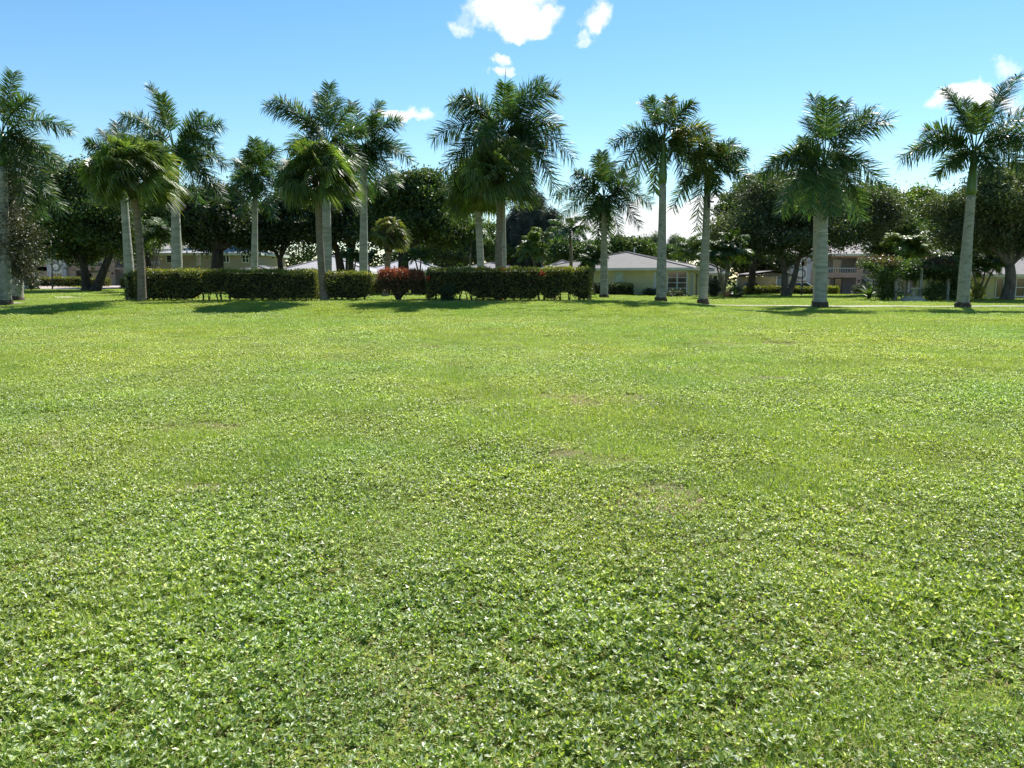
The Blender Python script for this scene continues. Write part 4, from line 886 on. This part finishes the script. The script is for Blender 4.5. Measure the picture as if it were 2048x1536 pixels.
# ------------------------------------------------------------------ vine arbour with posts
def arbour():
    rg = np.random.default_rng(9); Y = 57; x0, x1 = XU(1762, Y), XU(1890, Y); xm = (x0 + x1) / 2; z = H(xm, Y); root = empty('vine_arbour', (xm, Y, z), 'long arbour smothered in green and reddish vines on pale posts, right of the pink apartments', 'arbour')
    zt = P(1800, 520, Y).z; zb = P(1800, 550, Y).z
    for xx in (XU(1778, Y), XU(1826, Y), XU(1880, Y)):
        for yy in (Y - .9, Y + 1.1):
            A = Acc(); A.box(xx - .09, xx + .09, yy - .09, yy + .09, H(xx, yy) - .05, zb + .4); A.box(xx - .16, xx + .16, yy - .16, yy + .16, H(xx, yy) - .02, H(xx, yy) + .18); A.build('post', M['stone'], root)
    A = Acc()
    for yy in (Y - .9, Y + 1.1): A.box(x0, x1, yy - .06, yy + .06, zb + .41, zb + .56)
    for xx in np.arange(x0, x1, .6): A.box(xx, xx + .08, Y - 1.4, Y + 1.6, zb + .57, zb + .68)
    A.build('beams', M['bark_grey'], root)
    lob = []
    for k in range(30):
        xx = rg.uniform(x0 - .5, x1 + 1.0); lob.append((np.array((xx, Y + rg.uniform(-1.5, 1), rg.uniform(zb + .1, zt - .25))), (.95, .9, .5)))
    for xx in (XU(1760, Y), XU(1772, Y), XU(1898, Y), XU(1912, Y), XU(1906, Y)):
        for h_ in (.6, 1.2, 1.9, 2.5): lob.append((np.array((xx + rg.uniform(-.3, .3), Y + rg.uniform(-1, 1), z + h_)), (.5, .6, .42)))
    V, T3 = crown_np(lob, 2600, 14, .17, rg, sigma=.2); o = mesh('vines', V, T3, [M['mid'], M['redunder']], root)
    zc = V.reshape(-1, 4, 3).mean(1); n = len(zc); red = (zc[:, 2] > zt - .5 + rg.uniform(-.2, .3, n)) & (np.sin(zc[:, 0] * 1.7) > .55); o.data.polygons.foreach_set('material_index', np.concatenate([red, red]).astype(np.int32))
arbour()


def lathe(A, x, y, z, prof, n=20):
    A.tube([(x, y, z + h_) for h_, _ in prof], [r_ for _, r_ in prof], n=n)


Y = 55; x = XU(1826, Y); z = H(x, Y); root = empty('garden_fountain', (x, Y, z), 'low round pale stone fountain basin with a small pedestal in front of the arbour', 'fountain')
A = Acc(); lathe(A, x, Y, z, [(-.05, 1.05), (.12, 1.0), (.16, .85), (.34, .62), (.42, .66), (.43, .5)], 28); A.build('basin', M['stone'], root, smooth=True)
A = Acc(); lathe(A, x, Y, z, [(.42, .2), (.6, .12), (.85, .12), (.95, .34), (1.02, .36), (1.03, .1)], 20); A.build('pedestal', M['stone'], root, smooth=True)
Y = 58; x = XU(1803, Y); z = H(x, Y); root = empty('garden_lamp', (x, Y, z), 'short pale garden lamp post with a pointed head under the arbour', 'lamp')
A = Acc(); lathe(A, x, Y, z, [(-.05, .09), (.1, .09), (.14, .05), (1.3, .045), (1.36, .1), (1.4, .1)], 12); A.build('post', M['stone'], root, smooth=True)
A = Acc(); lathe(A, x, Y, z, [(1.4, .09), (1.68, .15), (1.7, .2), (1.86, .04), (1.95, .02)], 8); A.build('lantern', M['fascia'], root)
Y = 74; x = XU(1603, Y); z = H(x, Y); root = empty('street_lamp', (x, Y, z), 'thin black lamp post between the oak trunk and the thick palm', 'lamp')
A = Acc(); lathe(A, x, Y, z, [(-.05, .09), (.5, .08), (.55, .045), (2.9, .04)], 10); A.build('post', M['black'], root, smooth=True)
A = Acc(); lathe(A, x, Y, z, [(2.9, .06), (2.95, .12), (3.2, .17), (3.24, .2), (3.4, .05), (3.48, .02)], 8); A.build('lantern', M['black'], root)
# boulders at far left and small pale block at the porch
def rock(label, u, Y, r_, m='stone'):
    rg = np.random.default_rng(int(u)); x = XU(u, Y); z = H(x, Y); A = Acc(); q = np.linspace(0, 1, 7); A.tube([(x, Y, z - .1 + r_ * 1.3 * float(a_)) for a_ in q], r_ * np.sqrt(np.clip(1.02 - (q * 1.05) ** 2, .02, 1)), n=11); A.v[0] += rg.uniform(-.12, .12, A.v[0].shape) * r_
    tag(A.build('boulder', M[m], org=(x, Y, z), smooth=True), label, 'boulder', 'boulders by the far left path')
rock('pale rounded boulder on grass by the far left path', 58, 84, .55); rock('dark boulder right of the pale one by the far left path', 71, 83, .55, 'stump')
Y = 66; x = XU(1453, Y); z = H(x, Y); A = Acc(); lathe(A, x, Y, z, [(-.02, .22), (.35, .3), (.42, .33), (.6, .33), (.6, .27)], 16)
tag(A.build('plant_pot', M['terracotta'], org=(x, Y, z), smooth=True), 'orange terracotta pot by the porch right of the yellow house', 'pot')


# ------------------------------------------------------------------ buildings (local frames)
def win(root, x, z, w_, h_, y=0, side='f', bars=(1, 2), frame='white', t=.08, name='window', glass='glass'):
    A = Acc(); G_ = Acc()
    def bx(acc, a0, a1, d0, d1, c0, c1):
        if side == 'f': acc.box(a0, a1, y - d1, y - d0, c0, c1)
        elif side == 'r': acc.box(y + d0, y + d1, a0, a1, c0, c1)
        else: acc.box(y - d1, y - d0, a0, a1, c0, c1)
    bx(A, x - t, x, .002, .07, z - t, z + h_ + t); bx(A, x + w_, x + w_ + t, .002, .07, z - t, z + h_ + t)
    bx(A, x, x + w_, .002, .07, z - t, z); bx(A, x, x + w_, .002, .07, z + h_, z + h_ + t)
    for i in range(1, bars[0]): xx = x + w_ * i / bars[0]; bx(A, xx - t / 2, xx + t / 2, .03, .06, z + .002, z + h_ - .002)
    for i in range(1, bars[1]): zz = z + h_ * i / bars[1]; bx(A, x + .002, x + w_ - .002, .03, .055, zz - t / 3, zz + t / 3)
    f_ = A.build(name, M[frame], root, local=True); bx(G_, x + .003, x + w_ - .003, .004, .02, z + .003, z + h_ - .003); G_.build('pane', M[glass], f_, local=True); return f_


def hip_roof(root, W, D, H0, ov, rise, m, inset=None, fascia='fascia', th=.22, x0=0, y0=0):
    """hip roof over W x D block with eave height H0"""
    ins = inset if inset is not None else min(W, D) / 2
    a = Acc(); X0, X1, Y0, Y1 = x0 - ov, x0 + W + ov, y0 - ov, y0 + D + ov; zt = H0 + rise
    if W >= D: r0, r1 = (x0 + ins, y0 + D / 2, zt), (x0 + W - ins + 1e-3, y0 + D / 2, zt)
    else: r0, r1 = (x0 + W / 2, y0 + ins, zt), (x0 + W / 2, y0 + D - ins + 1e-3, zt)
    e = [(X0, Y0, H0 + th), (X1, Y0, H0 + th), (X1, Y1, H0 + th), (X0, Y1, H0 + th)]; V = e + [r0, r1]
    if W >= D: a.add(V, [(0, 1, 5, 4), (2, 3, 4, 5)], [(1, 2, 5), (3, 0, 4)])
    else: a.add(V, [(1, 2, 5, 4), (3, 0, 4, 5)], [(0, 1, 4), (2, 3, 5)])
    a.q.append(np.array([(3, 2, 1, 0)]))
    ro = a.build('roof', M[m], root, local=True)
    f_ = Acc(); f_.box(X0, X1, Y0 - .04, Y0, H0, H0 + th + .02); f_.box(X0, X1, Y1, Y1 + .04, H0, H0 + th + .02); f_.box(X1, X1 + .04, Y0, Y1, H0, H0 + th + .02); f_.box(X0 - .04, X0, Y0, Y1, H0, H0 + th + .02); f_.box(X0, X1, Y0, Y1, H0 + .01, H0 + .05)
    f_.build('fascia', M[fascia], ro, local=True)
    c = Acc()   # ridge and hip caps
    for p_, q_ in ((e[0], r0), (e[1], r1 if W >= D else r0), (e[2], r1), (e[3], r0 if W >= D else r1), (r0, r1)):
        c.tube([np.array(p_) + [0, 0, .01], np.array(q_) + [0, 0, .03]], [.07, .07], n=6)
    c.build('ridge_cap', M['roof_mid' if m != 'roof_pale' else 'roof_pale'], ro, local=True)
    return ro


def block(root, W, D, Hh, m, x0=0, y0=0, z0=-.3, name='wall'):
    A = Acc(); A.box(x0, x0 + W, y0, y0 + D, z0, Hh); return A.build(name, M[m], root, local=True)


# yellow house: its front-right corner at u=1377
Yh = 71.0; xc = XU(1376, Yh); W_, D_ = 14.6, 10.5; a_ = R(-24); zc = H(xc, Yh)
loc = Vector((xc - W_ * math.cos(a_), Yh - W_ * math.sin(a_), zc))
hA = empty('yellow_house', loc, 'yellow single storey house with grey hip roof and white framed corner windows', 'house', rz=a_)
ev = P(1300, 541, 73).z - zc; block(hA, W_, D_, ev + .05, 'yellow_wall'); hip_roof(hA, W_, D_, ev, .45, P(1246, 505, 79).z - zc - ev, 'roof_grey', inset=7.3)
sx = lambda u: (u - 1070) / (1376 - 1070) * W_
win(hA, W_ - 1.85, .35, .78, 1.95, bars=(1, 4)); win(hA, W_ - .95, .35, .78, 1.95, bars=(1, 4))
win(hA, W_ - 6.85, .75, .62, 1.5, bars=(1, 2), frame='shutter', glass='shutter'); win(hA, W_ - 2.75 - .35, 0, .03, 2.2, frame='white', bars=(1, 1), name='downspout')
win(hA, .9, .2, .45, 1.95, y=W_, side='r', bars=(1, 1)); win(hA, 1.5, .2, .45, 1.95, y=W_, side='r', bars=(1, 1)); win(hA, 3.2, .1, .9, 2.05, y=W_, side='r', bars=(1, 1), frame='cream_wall', name='door')
win(hA, 5.5, .7, 1.2, 1.2, y=W_, side='r', bars=(2, 1)); A = Acc(); A.box(W_ - 3.9, W_ - 3.55, -.35, -.01, .0, .75); A.build('utility_box', M['lilac_wall'], hA, local=True)
for k in (3.6, 7.9): A = Acc(); A.tube([(k, 5.9, ev + 1.6), (k, 5.9, ev + 2.35)], [.06, .06], n=8); A.build('vent_pipe', M['white'], hA, local=True)
# porch wing behind right
def simple_house(name, label, ul, ur, Y, ve, vr, wall, roof, D=9, rz=0, group='single storey houses behind the hedges', over=.45, inset=None, fascia='fascia', wins=(), th=.22):
    x0, x1 = XU(ul, Y), XU(ur, Y); z = H((x0 + x1) / 2, Y); root = empty(name, (x0, Y, z), label, 'house', group, rz=rz); W__ = (x1 - x0); ev_ = P((ul + ur) / 2, ve, Y).z - z - th
    block(root, W__, D, ev_ + .05, wall, x0=over * 0); hip_roof(root, W__, D, ev_, over, P((ul + ur) / 2, vr, Y + D / 2).z - z - ev_, roof, inset=inset, fascia=fascia, th=th)
    for (u, v1, v2, wpx, kind, bars) in wins:
        xx = XU(u, Y) - x0; za, zb_ = P(u, v2, Y).z - z, P(u, v1, Y).z - z
        if kind == 'door': win(root, xx, max(za, .02), wpx * Y / F, zb_ - max(za, .02), bars=bars, name='door', frame='shutter')
        else: win(root, xx, za, wpx * Y / F, zb_ - za, bars=bars, frame=kind)
    return root


simple_house('house', 'pale roofed low house behind the royal palm trunks, left of the red shrub', 563, 735, 76, 543, 513, 'yellow_wall', 'roof_pale', D=9, wins=[(660, 549, 562, 20, 'white', (2, 1)), (600, 549, 562, 14, 'white', (1, 1))])
simple_house('house', 'cream walled low house with pale roof directly behind the red shrub', 742, 880, 84, 541, 517, 'cream_wall', 'roof_pale', D=9, wins=[(748, 550, 563, 8, 'black', (2, 2)), (846, 551, 562, 10, 'white', (2, 1)), (790, 551, 562, 10, 'white', (1, 1))])
simple_house('house', 'grey low roofed house behind the left part of the right hedge', 905, 1052, 88, 541, 526, 'cream_wall', 'roof_mid', D=9)
simple_house('house', 'grey low roofed house between the right hedge and the yellow house', 1078, 1178, 86, 543, 522, 'yellow_wall', 'roof_mid', D=9)
simple_house('house', 'small low grey roof in front of the tan building, behind the long hedge', 478, 540, 80, 543, 533, 'cream_wall', 'roof_mid', D=6)
simple_house('house', 'grey roofed porch wing just right of the yellow house', 1400, 1448, 84, 546, 529, 'grey_wall', 'roof_mid', D=7, wins=[(1406, 552, 583, 7, 'white', (1, 1)), (1425, 552, 583, 8, 'white', (1, 1))])
simple_house('tan_building', 'tan two storey building with pale green fascia behind the long hedge', 322, 520, 102, 506, 489, 'tan_wall', 'roof_pale', D=12, fascia='fascia_green', group=None, wins=[(337, 511, 525, 10, 'shutter', (1, 1)), (398, 511, 530, 6, 'shutter', (1, 1)), (450, 511, 524, 11, 'white', (2, 1)), (488, 511, 524, 12, 'shutter', (2, 2)), (337, 548, 562, 10, 'white', (2, 1)), (450, 548, 562, 11, 'white', (2, 1))], th=.3)
simple_house('yellow_house', 'yellow green walled house with grey roof cut by the right photo edge', 1958, 2200, 62, 549, 508, 'yellow_wall', 'roof_mid', D=10, group=None, wins=[(1990, 558, 594, 13, 'door', (1, 1)), (2030, 557, 592, 34, 'white', (2, 2)), (2100, 557, 592, 30, 'white', (2, 2))])
# carport right of the porch
Yc = 88; x0 = XU(1497, Yc); z = H(x0, Yc); cpo = empty('carport', (x0, Yc, z), 'open carport with a low pale gable roof beside the oak', 'carport')
A = Acc(); V = [(-.3, -.3, 2.35), (2.6, -.3, 2.75), (5, -.3, 2.3), (-.3, 5, 2.35), (2.6, 5, 2.75), (5, 5, 2.3)]; A.add(V, [(0, 1, 4, 3), (1, 2, 5, 4)]); A.add(np.array(V) - [0, 0, .18], [(3, 4, 1, 0), (4, 5, 2, 1), (0, 1, 1, 0)][:2]); A.box(-.32, 5.02, -.36, -.31, 2.12, 2.32); A.build('roof', M['roof_mid'], cpo, local=True)
for px_ in (0, 4.6):
    for py_ in (0, 4.6): A = Acc(); A.box(px_, px_ + .14, py_, py_ + .14, -.3, 2.15); A.build('post', M['white'], cpo, local=True)
A = Acc(); A.box(0, 4.7, 4.8, 4.9, -.3, 2.1); A.build('wall', M['cream_wall'], cpo, local=True)


def arch_facade(root, segs, y, z0, z1, th, m, name='wall'):
    """segs: list of (x0,x1,kind,zb,zt) kinds: 'solid' | 'rect' | 'arch' (opening from zb to zt)"""
    A = Acc()
    for (a, b, kind, zb, zt) in segs:
        if kind == 'solid': A.box(a, b, y, y + th, z0, z1); continue
        if zb > z0: A.box(a, b, y, y + th, z0, zb)
        if kind == 'rect': A.box(a, b, y, y + th, zt, z1)
        else:
            n = 16; hw = (b - a) / 2; xm = (a + b) / 2
            for i in range(n):
                xa, xb = a + (b - a) * i / n, a + (b - a) * (i + 1) / n; f_ = lambda q: zt - hw + hw * math.sqrt(max(0, 1 - ((q - xm) / hw) ** 2))
                za, zb2 = f_(xa), f_(xb); V = [(xa, y, za), (xb, y, zb2), (xb, y, z1), (xa, y, z1), (xa, y + th, za), (xb, y + th, zb2), (xb, y + th, z1), (xa, y + th, z1)]
                A.add(V, [(0, 1, 2, 3), (5, 4, 7, 6), (4, 5, 1, 0), (3, 2, 6, 7)])
    return A.build(name, M[m], root, local=True)


def octagon(root, x, z, s_, y):
    A = Acc(); A.box(x - s_ * 1.35, x + s_ * 1.35, y - .06, y - .002, z - s_ * 1.3, z + s_ * 1.3); pn = A.build('ornament_panel', M['white'], root, local=True)
    def oc(r_, y0, y1, m, nm):
        c = r_ * .45; pr = [(x - c, z - r_), (x + c, z - r_), (x + r_, z - c), (x + r_, z + c), (x + c, z + r_), (x - c, z + r_), (x - r_, z + c), (x - r_, z - c)]; B = Acc(); B.prism(pr, y0, y1); return B.build(nm, M[m], pn, local=True)
    oc(s_ * 1.12, y - .12, y - .062, 'grey_wall', 'ornament_ring'); oc(s_ * .66, y - .17, y - .122, 'white', 'ornament_centre')


def apartment(name, label, u0, Y, mirror=False, L=21, extra=True, rz=0):
    x0 = XU(u0, Y); z = H(x0 + L / 2, Y); root = empty(name, (x0, Y, z), label, 'apartment building', 'pink arched apartment buildings', rz=rz); ev_ = 5.1
    # back wall of the recessed galleries and floor slab
    block(root, L, 7, ev_, 'grey_wall', y0=2.2)
    arch_facade(root, [(0, 3.1, 'solid', 0, 0), (3.1, 4.1, 'solid', 0, 0), (4.1, 9.3, 'rect', 2.75, 4.75), (9.3, 9.9, 'solid', 0, 0), (9.9, 14.1, 'arch', -.3, 4.75), (14.1, 15, 'solid', 0, 0), (15, 20, 'rect', 2.75, 4.75), (20, L, 'solid', 0, 0)], 0, 2.35, ev_, .3, 'pink_wall') if False else None
    up = [(0, 4.1, 'solid', 0, 0), (4.1, 9.2, 'arch', 2.9, 4.9), (9.2, 9.9, 'solid', 0, 0), (9.9, 14.3, 'arch', 2.66, 4.85), (14.3, 15, 'solid', 0, 0), (15, 20.2, 'arch', 2.9, 4.9), (20.2, L, 'solid', 0, 0)]
    up = [(a, b, ('rect' if k == 'arch' and b - a > 4.6 else k), zb, zt) for a, b, k, zb, zt in up]
    arch_facade(root, up, 0, 2.62, ev_, .3, 'pink_wall')
    lo = [(0, 4.1, 'solid', 0, 0), (4.1, 9.2, 'rect', -.3, 2.25), (9.2, 9.9, 'solid', 0, 0), (9.9, 14.3, 'rect', -.3, 2.4), (14.3, 15, 'solid', 0, 0), (15, 20.2, 'rect', -.3, 2.25), (20.2, L, 'solid', 0, 0)]
    arch_facade(root, lo, 0.004, -.3, 2.61, .3, 'pink_wall', name='lower_wall')
    A = Acc(); A.box(4.1, 9.2, .31, 2.19, 2.3, 2.55); A.box(15, 20.2, .31, 2.19, 2.3, 2.55); A.build('balcony_floor', M['lilac_wall'], root, local=True)
    # projecting lilac bay
    A = Acc(); A.box(.15, 2.95, -.5, -.002, -.3, 4.9); A.build('bay', M['lilac_wall'], root, local=True)
    win(root, .75, .55, 1.6, 1.25, y=-.5, bars=(2, 1)); octagon(root, 1.55, 2.75, .62, -.5); win(root, .75, 3.75, 1.6, .95, y=-.5, bars=(2, 1))
    win(root, 3.25, 3.3, .5, 1.2, y=0, bars=(1, 1))
    for xo in (4.1, 15):
        win(root, xo + .5, .5, 1.5, 1.35, y=2.2, bars=(2, 2)); win(root, xo + .6, 3.2, 1.3, 1.3, y=2.2, bars=(2, 1)); win(root, xo + 2.9, 2.62, .9, 1.9, y=2.2, bars=(1, 1), name='door'); win(root, xo + 3.2, 0, .9, 2.1, y=2.2, bars=(1, 1), name='door', frame='door_dark')
        A = Acc(); A.box(xo + 2.1, xo + 2.45, 2.13, 2.19, .3, 2.1); A.build('shutter', M['white'], root, local=True)
        A = Acc(); A.box(xo, xo + 5.1, .1, .16, 3.45, 3.52)
        for q in np.arange(xo + .1, xo + 5.1, .32): A.box(q, q + .035, .115, .145, 2.95, 3.448)
        A.build('railing', M['white'], root, local=True)
    win(root, 11.4, 3.1, 1.3, 1.3, y=2.2, bars=(2, 2)); win(root, 12.3, .6, 1.2, 1.3, y=2.2, bars=(2, 2))
    A = Acc()   # stair flight in the big arch
    for k in range(13): A.box(10.0 + k * .3, 10.36 + k * .3, .7, 1.8, 2.4 - k * .2 - .12, 2.4 - k * .2)
    A.add([(9.95, .62, 2.75), (14.0, .62, .1), (14.0, .62, .45), (9.95, .62, 3.1), (9.95, .68, 2.75), (14.0, .68, .1), (14.0, .68, .45), (9.95, .68, 3.1)], [(0, 1, 2, 3), (5, 4, 7, 6), (4, 5, 1, 0), (3, 2, 6, 7)]); A.build('stair', M['lilac_wall'], root, local=True)
    A = Acc(); A.tube([(9.55, -.12, 1.7), (9.55, -.12, 1.95)], [.1, .12], n=8); A.build('wall_lamp', M['black'], root, local=True)
    hip_roof(root, L, 9.2, ev_, .6, 2.1, 'roof_pink', th=.25)
    return root


apartment('apartment_building', 'pink two storey apartments with arches and white octagon ornament, right of the oak trunk', 1573, 104, L=21)
apartment('apartment_building', 'pink two storey apartments half hidden behind the sprawling tree at left', 99, 116, L=21)
apartment('apartment_building', 'far pink apartments behind the palm trunks at the left edge', -160, 122, L=18.5)


# ------------------------------------------------------------------ cars
def car(label, u, Y, paint, rz=0):
    x = XU(u, Y); z = H(x, Y); root = empty('parked_car', (x, Y, z), label, 'car', rz=rz, group=None)
    A = Acc(); pr = [(-2.2, .3), (2.2, .3), (2.25, .62), (2.15, .85), (1.3, .93), (-1.6, .95), (-2.15, .9), (-2.28, .6)]; A.prism(pr, -.85, .85); A.build('body', M[paint], root, local=True)
    A = Acc(); V = [(-1.65, -.78, .94), (1.25, -.78, .92), (1.25, .78, .92), (-1.65, .78, .94), (-1.05, -.6, 1.42), (.45, -.6, 1.44), (.45, .6, 1.44), (-1.05, .6, 1.42)]; A.add(V, [(0, 1, 5, 4), (1, 2, 6, 5), (2, 3, 7, 6), (3, 0, 4, 7)]); A.build('windows', M['glass'], root, local=True)
    A = Acc(); A.box(-1.08, .48, -.62, .62, 1.421, 1.47)
    for (a, b_) in ((0, 4), (1, 5), (2, 6), (3, 7)): A.tube([V[a], V[b_]], [.045, .045], n=6)
    A.tube([(-.25, -.79, .94), (-.25, -.61, 1.43)], [.04, .04], n=6); A.build('roof', M[paint], root, local=True)
    for xx in (-1.4, 1.4):
        for yy in (-.86, .86):
            A = Acc(); A.tube([(xx, yy - .1, .32), (xx, yy + .1, .32)], [.32, .32], n=20); w_ = A.build('wheel', M['tyre'], root, local=True)
            A = Acc(); A.tube([(xx, yy - .112, .32), (xx, yy + .112, .32)], [.19, .19], n=14); A.build('rim', M['rim'], w_, local=True)
    for yy in (-.6, .6):
        A = Acc(); A.box(2.2, 2.27, yy - .18, yy + .18, .62, .76); A.build('headlight', M['white'], root, local=True); A = Acc(); A.box(-2.3, -2.22, yy - .18, yy + .18, .65, .8); A.build('taillight', M['lamp_red'], root, local=True)
    return root


car('white sedan parked behind the low hedge in front of the pink apartments', 1600, 91, 'car_white', rz=R(8))
car('light blue car parked in the carport shade beside the oak', 1500, 91.5, 'car_blue', rz=R(80))
